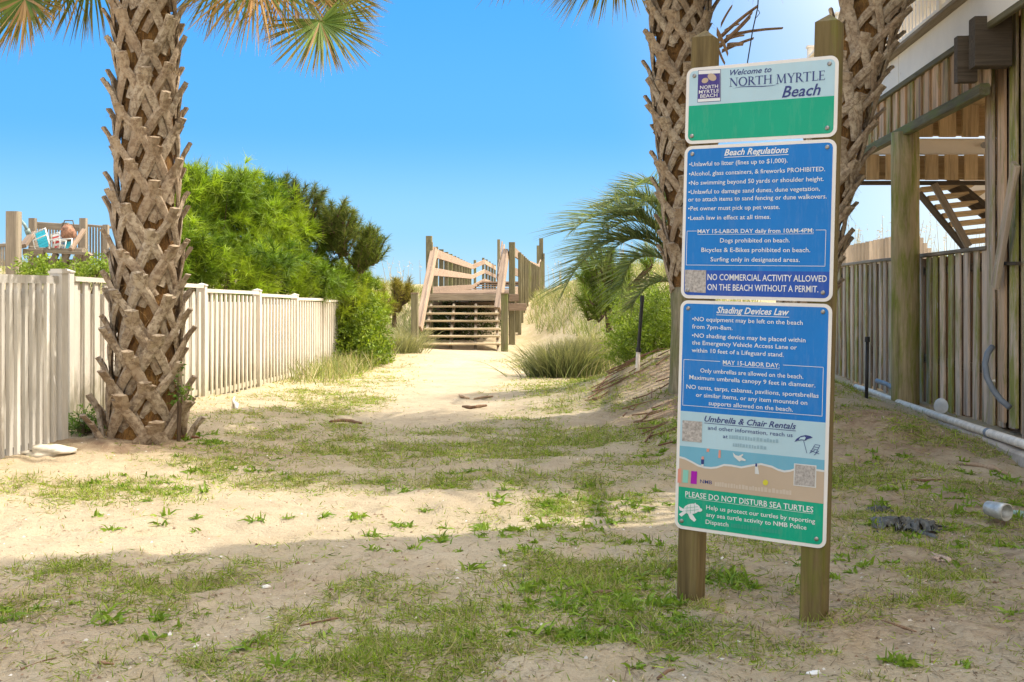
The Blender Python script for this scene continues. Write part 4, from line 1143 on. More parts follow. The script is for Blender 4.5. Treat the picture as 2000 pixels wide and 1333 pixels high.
# ------------------------------------------------------------------ right side: board fence, piling, deck, house
def XD(Z, off=0): return 3.29 + .075 * Z + off
def XF(Z): return 3.64 + .070 * Z
def right_fence():
    t = thing('board_fence', 'mossy board-on-board wooden fence under the deck on the right', 'fence', (XF(12), 12, 0))
    zt = CAMZ + .42
    u = Vector((.07, 1, 0)).normalized(); nv = Vector((-u.y, u.x, 0))
    face = tuple(nv)
    Z = 10.30
    k = 0
    while Z < 17.6:
        x = XF(Z); rr = random.Random(k)
        P0 = Vector((x, Z, float(gz(x, Z)) - .02 + rr.uniform(0, .05))) + nv * (.03 + rr.uniform(-.004, .004)); P1 = Vector((P0.x + rr.uniform(-.008, .008), P0.y + rr.uniform(-.015, .015), zt - .02))
        if not (11.84 < Z < 12.0): plank('board', P0, P1, .128, .022, W_FENCE, t, face)
        Zb = Z + .125; xb = XF(Zb)
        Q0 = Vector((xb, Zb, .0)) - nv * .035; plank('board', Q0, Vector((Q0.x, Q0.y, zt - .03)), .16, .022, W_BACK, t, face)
        Z += .25; k += 1
    for (a, b) in ((10.2, 13.9), (13.9, 17.7)):
        plank('top_rail', (XF(a) - .01, a, zt), (XF(b) - .01, b, zt), .12, .035, W_GREY, t, (0, 0, 1))
        plank('back_rail', (XF(a) + .02, a, .5), (XF(b) + .02, b, .5), .085, .035, W_GREY, t, face)
        plank('back_rail', (XF(a) + .02, a, 1.45), (XF(b) + .02, b, 1.45), .085, .035, W_GREY, t, face)
    # tall closed boards toward the camera
    h = thing('board_wall', 'tall mossy board wall at the right edge, reaching up to the deck', 'wall', (XF(9.6), 9.6, 0))
    Z = 10.22; k = 0
    while Z > 7.6:
        x = XF(Z); rr = random.Random(k + 90)
        top = CAMZ + 2.02 if k == 0 else CAMZ + 2.46
        P0 = Vector((x, Z, -.02 + rr.uniform(0, .12))) + nv * (.055 if k % 2 else .012)
        plank('board', P0, (P0.x, P0.y, top), .15, .025 if k else .05, W_FENCE if k % 3 else W_SKIRT, h, face)
        Z -= .137; k += 1
    s = MB(); s.box(0, .02, 7.4, 10.25, -.1, CAMZ + 2.4); M_ = Matrix.Shear('XZ', 4, (0, 0)) if False else Matrix.Identity(4)
    s.v = [(x + XF(y) + .05, y, z) for x, y, z in s.v]
    link('backing_panel', s.mesh('backing_panel', W_BACK), h, Matrix.Identity(4))  # dark sheet added behind the boards to keep the gaps dark
    # diagonal brace, right edge
    a = at(2004, 320, 9.2); b_ = at(1962, 560, 9.75)
    plank('brace', b_ + nv * .08, a + nv * .08, .12, .04, W_FENCE, h, face)
    a = at(2006, 515, 9.3); b_ = at(1968, 515, 9.9)
    plank('ledger', b_ + nv * .07, a + nv * .07, .03, .04, W_DARK, h, face)
right_fence()
def piling(px, Z, w, ztop, label, grp=None):
    x = (px - 1000) / F * Z
    t = thing('piling', label, 'piling', (x, Z, 0), 0, grp)
    m = MB(); r = w / 2; n = 12
    zs = [-.3 + (ztop + .3) * i / 8 for i in range(9)]
    m.tube([(0, 0, z) for z in zs], [r * (1 + .015 * math.sin(i * 3)) for i in range(9)], 16)
    m.build('shaft', W_PILE, t, True)
piling(1768, 12.0, .29, CAMZ + 1.72, 'thick round timber piling holding the deck above the mossy fence')
def deck():
    t = thing('raised_deck', 'raised wooden deck with white fascia and stained skirt boards', 'deck', (XD(12), 12, 3.4))
    zb, zf0, zf1 = CAMZ + 1.76, CAMZ + 2.27, CAMZ + 2.60
    u = Vector((.075, 1, 0)).normalized(); nv = Vector((-u.y, u.x, 0)); face = tuple(nv)
    y0, y1 = 7.0, 17.4
    def L(y, z, o=0): return Vector((XD(y), y, z)) + nv * o
    plank('fascia_board', L(y0, zf0 + .16), L(12.2, zf0 + .16), .325, .04, WHITEP, t, face)
    plank('fascia_board', L(12.21, zf0 + .16), L(y1, zf0 + .16), .325, .04, WHITEP, t, face)
    plank('nosing', L(y0, zf1 + .01, .04), L(y1, zf1 + .01, .04), .16, .035, W_GREY, t, (0, 0, 1))
    plank('drip_strip', L(y0, zf0 - .02, .0), L(y1, zf0 - .02, .0), .055, .05, W_POST, t, face)
    Z = 13.62; k = 0
    while Z > 9.55:
        rr = random.Random(k + 5)
        o = -.045 if k % 2 else -.02
        plank('skirt_board', L(Z, zb - .0, o), L(Z, zf0 - .03, o), .155, .022, W_SKIRT, t, face); Z -= .148; k += 1
    plank('skirt_rail', L(9.5, zb - .03, .015), L(13.72, zb - .03, .015), .10, .09, W_POST, t, face)
    # deck surface and joists
    s = MB(); s.add([L(y0, zf1 - .03, -.05), L(y1, zf1 - .03, -.05), L(y1, zf1 - .03, -5.5), L(y0, zf1 - .03, -5.5), L(y0, zf1 - .07, -.05), L(y1, zf1 - .07, -.05), L(y1, zf1 - .07, -5.5), L(y0, zf1 - .07, -5.5)],
                    [(0, 1, 2, 3), (7, 6, 5, 4), (0, 4, 5, 1), (1, 5, 6, 2), (2, 6, 7, 3), (3, 7, 4, 0)])
    link('decking', s.mesh('decking', W_TAN), t, Matrix.Identity(4))
    # railing
    rt = MB()
    pk = MB(); pk.box(-.016, .016, -.016, .016, 0, .98); pkm = pk.mesh('baluster', WHITEP)
    Z = y0 + .05
    while Z < y1:
        o = bpy.data.objects.new('baluster', pkm); COL.objects.link(o); o.parent = t; o.matrix_local = world_of(t).inverted() @ Matrix.Translation(L(Z, zf1 + .03, .0)); Z += .125
    plank('handrail', L(y0, zf1 + 1.03), L(y1, zf1 + 1.03), .10, .04, WHITEP, t, (0, 0, 1))
    plank('bottom_rail', L(y0, zf1 + .12), L(y1, zf1 + .12), .05, .035, WHITEP, t, (0, 0, 1))
    for Zp in (y1 - .1, 15.25, 13.0, 10.7, 8.4):
        p = plank('railing_post', L(Zp, zf1 + .03, .0), L(Zp, zf1 + 1.18), .10, .10, WHITEP, t, face)
        c = MB(); c.box(-.065, .065, -.065, .065, 1.15, 1.18); link('cap', c.mesh('cap', WHITEP), p)
    # beam ends
    for (Zc, zc, w, hh, ll) in ((9.50, CAMZ + 2.12, .16, .42, .30), (9.80, CAMZ + 2.04, .10, .40, .26)):
        a = L(Zc, zc, .12 if w > .15 else .16)
        
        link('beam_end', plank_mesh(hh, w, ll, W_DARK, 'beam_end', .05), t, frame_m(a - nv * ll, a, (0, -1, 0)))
deck()
def far_deck():
    Z = 15.2
    t = thing('lower_deck', 'tan framed deck edge beneath the raised deck, seen past the piling', 'deck', tuple(at(1850, 330, Z)))
    # upper row of hanging boards
    for k in range(6):
        x = 1940 - k * 45
        plank('joist', at(x, 268, Z - .12), at(x, 203, Z - .12), .22, .05, W_TAN, t); 
    plank('rim_board', at(1740, 236, Z + .10), at(2010, 236, Z + .10), .42, .04, W_TAN, t)
    plank('ceiling_board', at(1770, 188, Z + .6), at(2010, 188, Z + .6), .25, .04, WHITEP, t)
    plank('white_beam', at(1690, 287, Z + .5), at(2010, 287, Z + .5), .22, .10, WHITEP, t)
    for k in range(8):
        x = 1935 - k * 38.5
        plank('joist', at(x, 352, Z + .35), at(x, 302, Z + .35), .175, .05, W_TAN, t)
    plank('rim_board', at(1668, 328, Z + .60), at(2010, 328, Z + .60), .34, .04, W_TAN, t)
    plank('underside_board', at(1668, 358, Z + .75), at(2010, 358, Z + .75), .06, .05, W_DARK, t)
    # light fitting
    m = MB(); m.tube([at(1922, 284, Z + .42), at(1922, 284, Z + .36)], [.03, .045], 10); m.build('lamp_fitting', METAL, t, mw=Matrix.Identity(4))
    s = thing('staircase', 'open wooden staircase seen from below under the lower deck', 'stairs', tuple(at(1860, 420, 16)))
    for k in range(8):
        a0 = at(1800 + k * 14 - 6, 372 + k * 17, 16.4 - k * .06); a1 = at(1880 + k * 16, 358 + k * 17, 16.9 - k * .06)
        plank('tread', a0, a1 + Vector((.25, .2, .0)), .13, .04, W_TAN, s, (-.2, -.55, -.8))
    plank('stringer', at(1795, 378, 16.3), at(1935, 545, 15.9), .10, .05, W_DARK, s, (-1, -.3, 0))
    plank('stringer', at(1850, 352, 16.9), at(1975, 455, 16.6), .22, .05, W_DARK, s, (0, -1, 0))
    plank('brace', at(1824, 360, 15.9), at(1892, 482, 15.7), .10, .045, W_GREY, s, (0, -1, 0))
    w = thing('white_wall', 'white wall patch of the house behind the open staircase', 'wall', tuple(at(1920, 390, 18)))
    m = MB(); P_ = [at(1862, 352, 18), at(2030, 352, 18), at(2030, 500, 18)]
    m.add(P_ + [p + Vector((0, .1, 0)) for p in P_], [(0, 2, 1), (3, 4, 5), (0, 1, 4, 3), (1, 2, 5, 4), (2, 0, 3, 5)]); m.build('panel', WHITEP, w, mw=Matrix.Identity(4))
    # pale fence far behind
    f = thing('pale_fence', 'low pale board fence in the sun beyond the right-hand fence', 'fence', tuple(at(1740, 500, 21)))
    for k in range(30):
        x = 1610 + k * 7.6; yt = 482 - (x - 1645) * .20 if x < 1790 else 452 + (x - 1790) * 1.3
        plank('board', at(x, 560, 21 - k * .02), at(x, yt, 21 - k * .02), .068, .02, W_PALE, f)
    h = thing('beach_house', 'cream beach house wing standing beside the path', 'house', (8, 0, 0))
    m = MB(); m.box(3.75, 14, -9, 6.95, 3.5, 9.6); m.build('wall', SIDING, h, mw=Matrix.Identity(4))
    for yy in (-8, -4.5, -1, 2.5, 6.6):
        for xx in (4.0, 8.5, 13.5):
            m = MB(); m.tube([(xx, yy, -.4), (xx, yy, 3.5)], .15, 12); m.build('pile', W_PILE, h, True, mw=Matrix.Identity(4))
    m = MB(); m.add([(3.5, -9.3, 9.6), (14.3, -9.3, 9.6), (14.3, 7.15, 9.6), (3.5, 7.15, 9.6), (8.9, -4, 11.4), (8.9, 2, 11.4)], [(3, 2, 1, 0), (0, 1, 4), (1, 2, 5, 4), (2, 3, 5), (3, 0, 4, 5)]); m.build('roof', mat_plain('shingles', (.16, .14, .13), .9, .3, 30), h, mw=Matrix.Identity(4))
    for (yy, zz) in ((-5, 4.6), (-1.5, 4.6), (2.0, 4.6), (-5, 7.2), (-1.5, 7.2), (2.0, 7.2)):
        m = MB(); m.box(3.70, 3.76, yy, yy + 1.1, zz, zz + 1.5); wv = m.build('window', VINYL, h, mw=Matrix.Identity(4))
        m = MB(); m.box(3.685, 3.70, yy + .08, yy + 1.02, zz + .08, zz + 1.42); link('pane', m.mesh('pane', GLASS), wv)
W_PALE = mat_wood('pale_sunlit_board', (.80, .68, .56), (.5, .42, .34), None, 0, .1)  # pale wood of the far fence boards
GLASS = mat_plain('window_glass', (.05, .06, .07), .08, .1, 1, 0, 0, .8)
far_deck()
def house_body():
    h = thing('house_body', 'beach house behind the raised deck', 'house', (11, 13, 0))
    m = MB(); m.box(8.6, 16, 7.2, 19, 3.8, 9.0); m.build('wall', SIDING, h, mw=Matrix.Identity(4))
    m = MB(); m.box(8.3, 16.3, 7.2, 19.4, 9.0, 9.25); m.build('roof', mat_plain('roof_edge', (.25, .22, .2), .9), h, mw=Matrix.Identity(4))
house_body()
def ground_objects_right():
    def on(px, Z, dz=0):
        x = (px - 1000) / F * Z; return Vector((x, Z, float(gz(x, Z)) + dz))
    # concrete curb
    m = MB(); nsg = 18; A, B = (3.24, 6.2), (4.06, 11.6); pts = []
    for i in range(nsg + 1):
        t_ = i / nsg; x = A[0] + (B[0] - A[0]) * t_; y = A[1] + (B[1] - A[1]) * t_; zt = .12 - .11 * t_ ** 2 + random.uniform(-.006, .006)
        pts += [Vector((x - .02 + random.uniform(-.01, .01), y, -.1)), Vector((x + random.uniform(-.006, .006), y, zt - .015)), Vector((x + .02, y, zt)), Vector((x + .17, y, zt + .004)), Vector((x + .19, y, -.1))]
    m.add(pts, [(i * 5 + k, i * 5 + k + 1, i * 5 + 6 + k, i * 5 + 5 + k) for i in range(nsg) for k in range(4)] + [(0, 4, 3, 2, 1)])
    o = m.build('concrete_curb', CONC); tag(o, 'crumbling concrete footing edge beneath the white pipe', 'curb')
    # white pipe
    p = [at(1672, 756, 13.9), at(1700, 765, 13.3), at(1760, 788, 11.8), at(1830, 812, 10.35), at(1900, 836, 9.1), at(2000, 868, 7.85), at(2120, 912, 6.8)]
    m = MB(); m.tube(p, .034, 12); o = m.build('drain_pipe', PVC, None, True); tag(o, 'long dirty white plastic pipe lying along the fence foot', 'pipe')
    cpl = MB(); q = (p[4] + p[5]) / 2 + (p[4] - p[5]) * .18; dv = (p[5] - p[4]).normalized(); cpl.tube([q, q + dv * .06], .038, 12); link('coupling', cpl.mesh('coupling', GREYPVC), o)
    m = MB(); m.tube([at(1713, 744, 13.2), at(1735, 752, 12.8), at(1750, 763, 12.5), at(1764, 780, 12.2)], .028, 8)
    tag(m.build('grey_conduit', GREYPVC, None, True), 'short grey conduit rising from the ground by the round piling', 'conduit')
    # bent grey hose on the tall boards
    c = [at(1938, 678, 9.75), at(1929, 690, 9.7), at(1924, 710, 9.66), at(1928, 738, 9.62), (at(1940, 762, 9.58)), at(1955, 782, 9.54), at(1972, 796, 9.45)]
    o = MB(); o.tube(c, .026, 10); o = o.build('bent_conduit', GREYPVC, None, True); tag(o, 'bent blue-grey conduit curving out of the tall board wall', 'conduit')
    k = MB(); k.tube([at(1932, 746, 9.62), at(1944, 744, 9.6)], .012, 8); link('clamp', k.mesh('clamp', PVC), o)
    # thin black stake
    b_ = on(1692, 10.7); m = MB(); m.tube([b_ - Vector((0, 0, .1)), b_ + Vector((.01, 0, .56))], .017, 8); o = m.build('black_stake', BLACKP, None, True); tag(o, 'thin black stake standing in weeds by the white pipe', 'stake')
    k = MB(); k.tube([b_ + Vector((.01, 0, .56)), b_ + Vector((.01, 0, .61))], [.026, .024], 8); link('cap', k.mesh('cap', BLACKP), o)
    # black and white standpipe on the bank
    b_ = at(1243, 746, 12.0); m = MB(); m.tube([b_ - Vector((0, 0, .12)), at(1247, 680, 12.0)], .024, 10); o = m.build('stand_pipe', PVC, None, True); tag(o, 'upright pipe on the bank, white below and black above', 'pipe')
    k = MB(); k.tube([at(1247, 682, 12.0), at(1254, 590, 12.0)], .019, 8); k.tube([at(1254, 590, 12), at(1254.5, 577, 12)], [.025, .02], 8); k.tube([at(1247, 688, 12), at(1247.4, 680, 12)], .030, 8); link('riser', k.mesh('riser', BLACKP), o)
    # fallen cup / can
    cc = at(1948, 1022, 6.0); z0 = float(gz(cc.x, cc.y)); ax = Vector((.42, -.90, -.03)).normalized(); a = Vector((cc.x - .03, cc.y + .06, z0 + .052))
    m = MB(); n = 20
    def ringp(c0, r): 
        s1 = ax.orthogonal().normalized(); s2 = ax.cross(s1); return [c0 + (s1 * math.cos(6.2832 * q / n) + s2 * math.sin(6.2832 * q / n)) * r for q in range(n)]
    R_ = [ringp(a, .030), ringp(a + ax * .005, .038), ringp(a + ax * .10, .046), ringp(a + ax * .13, .047), ringp(a + ax * .131, .041), ringp(a + ax * .03, .036)]
    m.add([v for r_ in R_ for v in r_], [(i * n + q, i * n + (q + 1) % n, (i + 1) * n + (q + 1) % n, (i + 1) * n + q) for i in range(5) for q in range(n)] + [tuple(reversed(range(n))), tuple(5 * n + q for q in range(n))])
    tag(m.build('crushed_can', mat_plain('dirty_tin', (.50, .50, .48), .4, .3, 25, .2, .4), None, True), 'pale metal can lying on its side in the grass', 'can')
    # plastic lid by fence
    m = MB(); c0 = at(1838, 790, 10.95); m.tube([c0 + Vector((.03, .02, -.02)), c0 + Vector((.0, -.0, -.018)), c0 + Vector((-.006, -.008, -.017))], [.05, .078, .068], 18); tag(m.build('plastic_dish', mat_plain('white_plastic', (.72, .72, .70), .4), None, True), 'round white plastic lid leaning at the foot of the mossy fence', 'dish')
    # crumpled rag
    for (vx, vy, vn) in ((345, 742, 9), (350, 770, 7), (338, 720, 4)):
        pass
    def rag(name, px, py, Z, w, dpt, h, mat, label, cat, seed, sc=1):
        c0 = on(px, Z); nx, ny = 70, 44; rr = seed * 3.1
        xs = np.linspace(-1, 1, nx); ys_ = np.linspace(-1, 1, ny); XX, YY = np.meshgrid(xs, ys_)
        edge = 1 + .35 * vnoise(XX * 3, YY * 3, 1, rr); XX2 = XX * edge; YY2 = YY * edge * (.8 + .5 * vnoise(XX, YY, .25, rr + 9)) + .25 * vnoise(XX, XX * 0, .6, rr)
        ridge = 1 - np.abs(vnoise(XX * .8 + YY * 2.6 + .5 * vnoise(XX, YY, .5, rr + 2), YY * 1.2 - XX * .4, .26, rr)) * 3.2
        zz = np.clip(ridge, -.6, 1) * .75 + .4 * vnoise(XX, YY, .5, rr + 4)
        fall = np.clip(1.15 - (XX ** 2 + YY ** 2), -.2, 1)
        wx = c0.x + XX2 * w; wy = c0.y + YY2 * dpt
        V = np.stack([wx, wy, gz_fine(wx, wy) + .004 + h * np.clip(zz * .7 + .35, 0, 1.2) * np.clip(fall, 0, 1) - .01 * (fall < 0)], -1).reshape(-1, 3)
        i = np.arange(nx * ny).reshape(ny, nx); Fq = np.stack([i[:-1, :-1], i[:-1, 1:], i[1:, 1:], i[1:, :-1]], -1).reshape(-1, 4)
        cenr = (XX ** 2 + YY ** 2 + .9 * vnoise(XX, YY * 2, .35, rr + 7))[:-1, :-1].ravel() < .80
        me = mesh_np(name, V, Fq[cenr], mat, None, True); tag(link(name, me), label, cat)
    RAG = mat_plain('dark_cloth', (.10, .10, .092), .6, .6, 26, .3)
    rag('black_bag', 1772, 1030, 5.85, .17, .20, .075, RAG, 'crumpled dark plastic bag half buried in the weeds', 'bag', 1)
    rag('bag_scrap', 1720, 1003, 6.25, .085, .07, .035, RAG, 'small dark scrap of plastic left of the crumpled bag', 'scrap', 2)
    rag('paper_scrap', 1665, 750, 13.6, .14, .15, .07, mat_plain('grey_paper', (.5, .5, .5), .8, .3), 'crumpled pale plastic sheet at the far end of the white pipe', 'litter', 4)
    rag('plastic_wrapper', 1990, 990, 6.2, .05, .05, .03, mat_plain('green_wrap', (.30, .42, .36), .4, .3), 'pale green wrapper in the grass at the right edge', 'wrapper', 5)
    rag('pink_cardboard', 1838, 1088, 5.2, .045, .08, .012, mat_plain('card', (.52, .38, .29), .9, .2), 'flat pinkish card scrap below the crumpled bag', 'card', 6)
ground_objects_right()

# ------------------------------------------------------------------ boardwalk with steps
def boardwalk():
    t = thing('beach_stairs', 'weathered wooden steps and walkway leading over the dune', 'boardwalk', (-.9, 24.4, -.1))
    Zs, Zl = 24.4, 26.4
    zq = lambda py, Z: CAMZ - (py - CY) / F * Z
    # bottom posts
    for px in (810.5, 985.5):
        x = (px - 1000) / F * Zs; z0 = zq(692, Zs)
        plank('post', (x, Zs - .05, z0 - .3), (x, Zs - .05, zq(574, Zs)), .155, .14, W_POST, t)
        m = MB(); m.box(x - .085, x + .085, Zs - .135, Zs + .035, zq(574, Zs), zq(572, Zs)); m.build('post_top', W_PINK, t, mw=Matrix.Identity(4))
    zb = zq(690, Zs); zt = zq(588, Zl)
    nst = 7
    xl0, xl1 = (820 - 1000) / F * Zs, (838 - 1000) / F * Zl; xr0, xr1 = (979 - 1000) / F * Zs, (973 - 1000) / F * Zl
    ys_ = [690, 672.5, 657.6, 643, 627.6, 613, 599.5]
    for k, py in enumerate(ys_):
        f = k / nst; Z = Zs + (Zl - Zs) * f; z = zq(py, Z)
        x0 = xl0 + (xl1 - xl0) * f; x1 = xr0 + (xr1 - xr0) * f
        for j in range(2):
            plank('tread', (x0, Z + .02 + j * .135, z), (x1, Z + .02 + j * .135, z), .13, .042, W_TREAD, t, (0, 0, 1))
    # stringers
    for fr in (.03, .36, .68, .97):
        a = Vector((xl0 + (xr0 - xl0) * fr, Zs + .12, zb - .16)); b_ = Vector((xl1 + (xr1 - xl1) * fr, Zl, zt - .16))
        plank('stringer', a, b_, .06, .22, W_GREY, t)
    # landing
    plank('fascia_board', (xl1 - .02, Zl - .02, zq(581, Zl)), (xr1 + .02, Zl - .02, zq(581, Zl)), .155, .04, W_GREY, t)
    plank('fascia_board', (xl1 - .02, Zl + .9, zq(600, Zl)), (xr1 + .3, Zl + .9, zq(600, Zl)), .22, .04, W_PINK, t)
    L_ = [(26.4, -1.86), (52, -1.79), (55, -1.32), (64, -.88)]; Rr_ = [(26.4, .02), (40, .55), (60, 1.62), (64, 1.7)]
    dk = lambda Z: zq(574, Zl) + (.19 if Z > 52 else .19 * (Z - 26.4) / 25.6) + .40 * float(sst(51, 54.5, Z)) - .12 * float(sst(55, 64, Z))
    ip = lambda T, Z: float(np.interp(Z, [a for a, _ in T], [b for _, b in T]))
    Z = Zl; k = 0
    while Z < 63.5:
        step = .145 if Z < 32 else .3 if Z < 42 else .6
        xa, xb = ip(L_, Z) - .03, ip(Rr_, Z) + .03
        plank('deck_board', (xa, Z + step / 2, dk(Z)), (xb, Z + step / 2, dk(Z)), step - .008, .035, W_PINK, t, (0, 0, 1)); Z += step; k += 1
    # posts and rails on both sides
    def side(T, o, faces):
        Z = 26.5 if o < 0 else 28.6; prev = None; k = 0 if o < 0 else 1
        while Z < 64:
            x = ip(T, Z) + o; w = .15 if k == 0 else (.125 if o < 0 else .085)
            extra = (.30 if k == 0 else .12) if o < 0 else (.20 if k == 0 else -.03) + (.75 * float(sst(57, 62, Z)))
            g = float(gz(x, Z))
            plank('post', (x, Z, min(g - .2, dk(Z) - .4)), (x, Z, dk(Z) + 1.06 + extra), w, .12, W_POST, t)
            Z += 2.2 if o < 0 else 1.9; k += 1
        zs = [26.45, 52, 55, 63.8] if o < 0 else [26.45, 40, 52, 55, 60, 63.8]
        for a, b_ in zip(zs, zs[1:]):
            for hh, ww in ((.98, .22), (.52, .19), (.06, .20)):
                xa, xb = ip(T, a) + o * .35, ip(T, b_) + o * .35
                plank('rail', (xa, a, dk(a) + hh), (xb, b_, dk(b_) + hh), ww, .04, W_PINK, t, (faces, 0, 0))
    side(L_, -.09, 1); side(Rr_, .09, -1)
    # stair hand rails: left and right
    for (top, bot, dx) in (((852, 488), (822, 643), 0), ((992, 492), (976, 604), 0)):
        a = at(*top, Zl + .1); b_ = at(*bot, Zs + .05)
        if dx == 0 and top[0] > 900: b_ = at(976, 606, Zs + .3)
        plank('stair_rail', b_, a, .15, .04, W_PINK, t, (1, -.4, 0)); 
        plank('stair_rail', b_ + Vector((-.07, 0, .05)), a + Vector((-.07, 0, .05)), .11, .045, W_PINK, t, (0, -.6, .8))
    plank('stair_rail', at(820, 640, Zs + .1), at(846, 530, Zl + .05), .13, .04, W_PINK, t, (1, -.4, 0))
    # tall posts at the landing
    for px, py in ((839, 473), (1000, 473)):
        x = (px - 1000) / F * Zl
        plank('post', (x, Zl + .05, -.4), (x, Zl + .05, zq(py, Zl)), .15, .14, W_POST, t)
    # beams sticking out to the right
    plank('beam', at(994, 582, Zl - .1), at(1013, 582, Zl - .1), .17, .05, W_PINK, t)
    plank('beam', at(994, 600, Zl - .12), at(1028, 600, Zl - .12), .17, .05, W_PINK, t)
    for px in (999, 1011): plank('post', at(px, 650, Zl + .1), at(px, 600, Zl + .1), .13, .12, W_POST, t)
    # far flight: posts and rails against the sky
    Zf = 61
    for px, py, b_ in ((974, 468, 520), (1057, 466, 525), (1051, 480, 525)):
        plank('post', at(px, b_ + 40, Zf), at(px, py, Zf), .22 if px > 1056 else .16, .14, W_POST, t)
    plank('stair_rail', at(971, 545, Zf - 2), at(981, 474, Zf + 2), .17, .06, W_PINK, t, (1, -.4, 0))
    plank('stair_rail', at(974, 538, Zf - 2), at(985, 480, Zf + 2), .17, .06, W_PINK, t, (1, -.4, 0))
W_TREAD = mat_wood('tread_wood', (.66, .54, .36), (.36, .28, .17), (.14, .15, .06), .05, .3)
boardwalk()

# ------------------------------------------------------------------ left deck with beach chairs
def left_deck():
    Z = 14.0
    t = thing('dune_deck', 'grey wooden deck platform with railings behind the white fence', 'deck', tuple(at(100, 520, Z)))
    plank('tall_post', at(27, 620, 13.0), at(27, 413, 13.0), .14, .14, W_GREY, t)
    for px, yt, yb, w in ((64, 427, 600, .085), (163, 427, 600, .085), (128, 436, 600, .08), (207, 440, 560, .07)):
        plank('post', at(px, yb, Z + .6), at(px, yt, Z + .6), w, w, W_GREY, t)
    # back rail with pickets
    plank('rail', at(66, 440, Z + .75), at(160, 446, Z + .75), .09, .04, W_GREY, t); plank('rail', at(163, 440, Z + .8), at(232, 446, Z + .8), .03, .09, W_GREY, t)
    for k in range(26):
        x = 70 + k * 5.6
        if 155 < x < 170: continue
        plank('picket', at(x, 530 if x > 160 else 490, Z + .9), at(x, 442, Z + .9), .02, .02, W_GREY, t)
    plank('rail', at(168, 529, Z + .8), at(232, 529, Z + .8), .05, .04, W_GREY, t)
    # platform seat
    plank('seat_beam', at(46, 493, Z), at(86, 493, Z), .085, .06, W_GREY, t)
    plank('seat_beam', at(84, 491, Z + .02), at(172, 496, Z + .02), .04, .05, W_GREY, t)
    for k in range(4):
        plank('seat_board', at(60 + k * 1, 486 - k * .8, Z + .1 + k * .15), at(165 + k, 490 - k * .8, Z + .1 + k * .15), .14, .035, W_GREY, t, (0, 0, 1))
    for k in range(5):
        x = 74 + k * 22
        plank('strut', at(x - 8, 540, Z + .15), at(x + 14, 496, Z + .05), .07, .05, W_GREY, t)
    plank('under_board', at(70, 512, Z + .3), at(165, 516, Z + .3), .10, .03, W_DARK, t); plank('under_board', at(70, 530, Z + .35), at(160, 532, Z + .35), .10, .03, W_DARK, t)
    plank('arm_rail', at(44, 482, Z - .1), at(64, 456, Z + .3), .09, .05, W_PINK, t); plank('arm_rail', at(138, 488, Z), at(164, 450, Z + .3), .05, .05, W_PINK, t)
    for k in range(3): plank('side_picket', at(1 + k * 5, 520, Z - .3), at(1 + k * 5, 482, Z - .3), .02, .02, W_GREY, t)
    plank('side_rail', at(-8, 480, Z - .3), at(16, 479, Z - .3), .04, .05, W_GREY, t)
    m = MB(); m.tube([at(42, 432, Z - .1), at(48, 440, Z - .15), at(54, 452, Z - .1)], .02, 7); m.tube([at(52, 448, Z - .1), at(56, 458, Z - .1)], .035, 7)
    tag(m.build('shower_head', mat_plain('teal_grey', (.20, .27, .27), .4), None, True), 'curved grey shower head on the tall deck post', 'shower head')
    AQ = mat_plain('aqua_canvas', (.05, .50, .66), .7, .15, 6); WT = mat_plain('white_tube', (.78, .78, .76), .35)
    BL = mat_plain('blue_canvas', (.03, .20, .55), .7, .15, 6); RD = mat_plain('red_canvas', (.62, .08, .08), .7)
    def chair(px, py, w, h, lean, mat, label, stripes=None):
        c = thing('beach_chair', label, 'chair', tuple(at(px, py, Z + .05)), 0, 'folded beach chairs leaning on the deck rail')
        sx = Z / F; W_, H_ = w * sx, h * sx
        M = Matrix.Translation(at(px, py, Z + .05)) @ Matrix.Rotation(lean, 4, 'Y') @ Matrix.Rotation(-.30, 4, 'X')
        f = MB()
        f.tube([(-W_ / 2, 0, 0), (-W_ / 2, 0, H_), (W_ / 2, 0, H_), (W_ / 2, 0, 0)], .011, 6); f.tube([(-W_ / 2 - .02, -.06, 0), (-W_ / 2 - .02, -.05, H_ * .55), (W_ / 2 + .02, -.05, H_ * .55), (W_ / 2 + .02, -.06, 0)], .010, 6)
        link('frame', f.mesh('frame', WT, True), c, M)
        s = MB(); n = 6
        for k in range(n):
            z0, z1 = H_ * (.06 + .88 * k / n), H_ * (.06 + .88 * (k + 1) / n) - .003
            s.box(-W_ / 2 + .012, W_ / 2 - .012, -.008, .008, z0, z1, None, 1 if (stripes and k % 2) else 0)
        link('canvas', s.mesh('canvas', [mat, stripes or mat]), c, M)
    chair(88, 487, 23, 42, -.40, AQ, 'aqua folding chair with a white frame, leftmost on the deck')
    chair(112, 487, 16, 34, -.25, RD, 'red and white striped folding chair on the left deck', WT)
    chair(119, 488, 15, 30, .05, BL, 'blue folding chair with white stripes on the left deck', WT)
    chair(131, 488, 17, 35, -.05, AQ, 'aqua folding chair beside the brown bag on the left deck')
    b_ = at(133, 456, Z + .1); m = MB(); n = 10; vs = []
    for i in range(7):
        a = math.pi * i / 6
        for k in range(n):
            q = 2 * math.pi * k / n; vs.append(b_ + Vector((.095 * math.sin(a) * math.cos(q) + random.gauss(0, .008), .09 * math.sin(a) * math.sin(q), .11 * math.cos(a) + random.gauss(0, .008))))
    m.add(vs, [(i * n + k, i * n + (k + 1) % n, (i + 1) * n + (k + 1) % n, (i + 1) * n + k) for i in range(6) for k in range(n)])
    o = m.build('tote_bag', mat_plain('tapestry', (.28, .15, .10), .9, .6, 30), None, True); tag(o, 'brown patterned tote bag hung over the deck railing', 'bag')
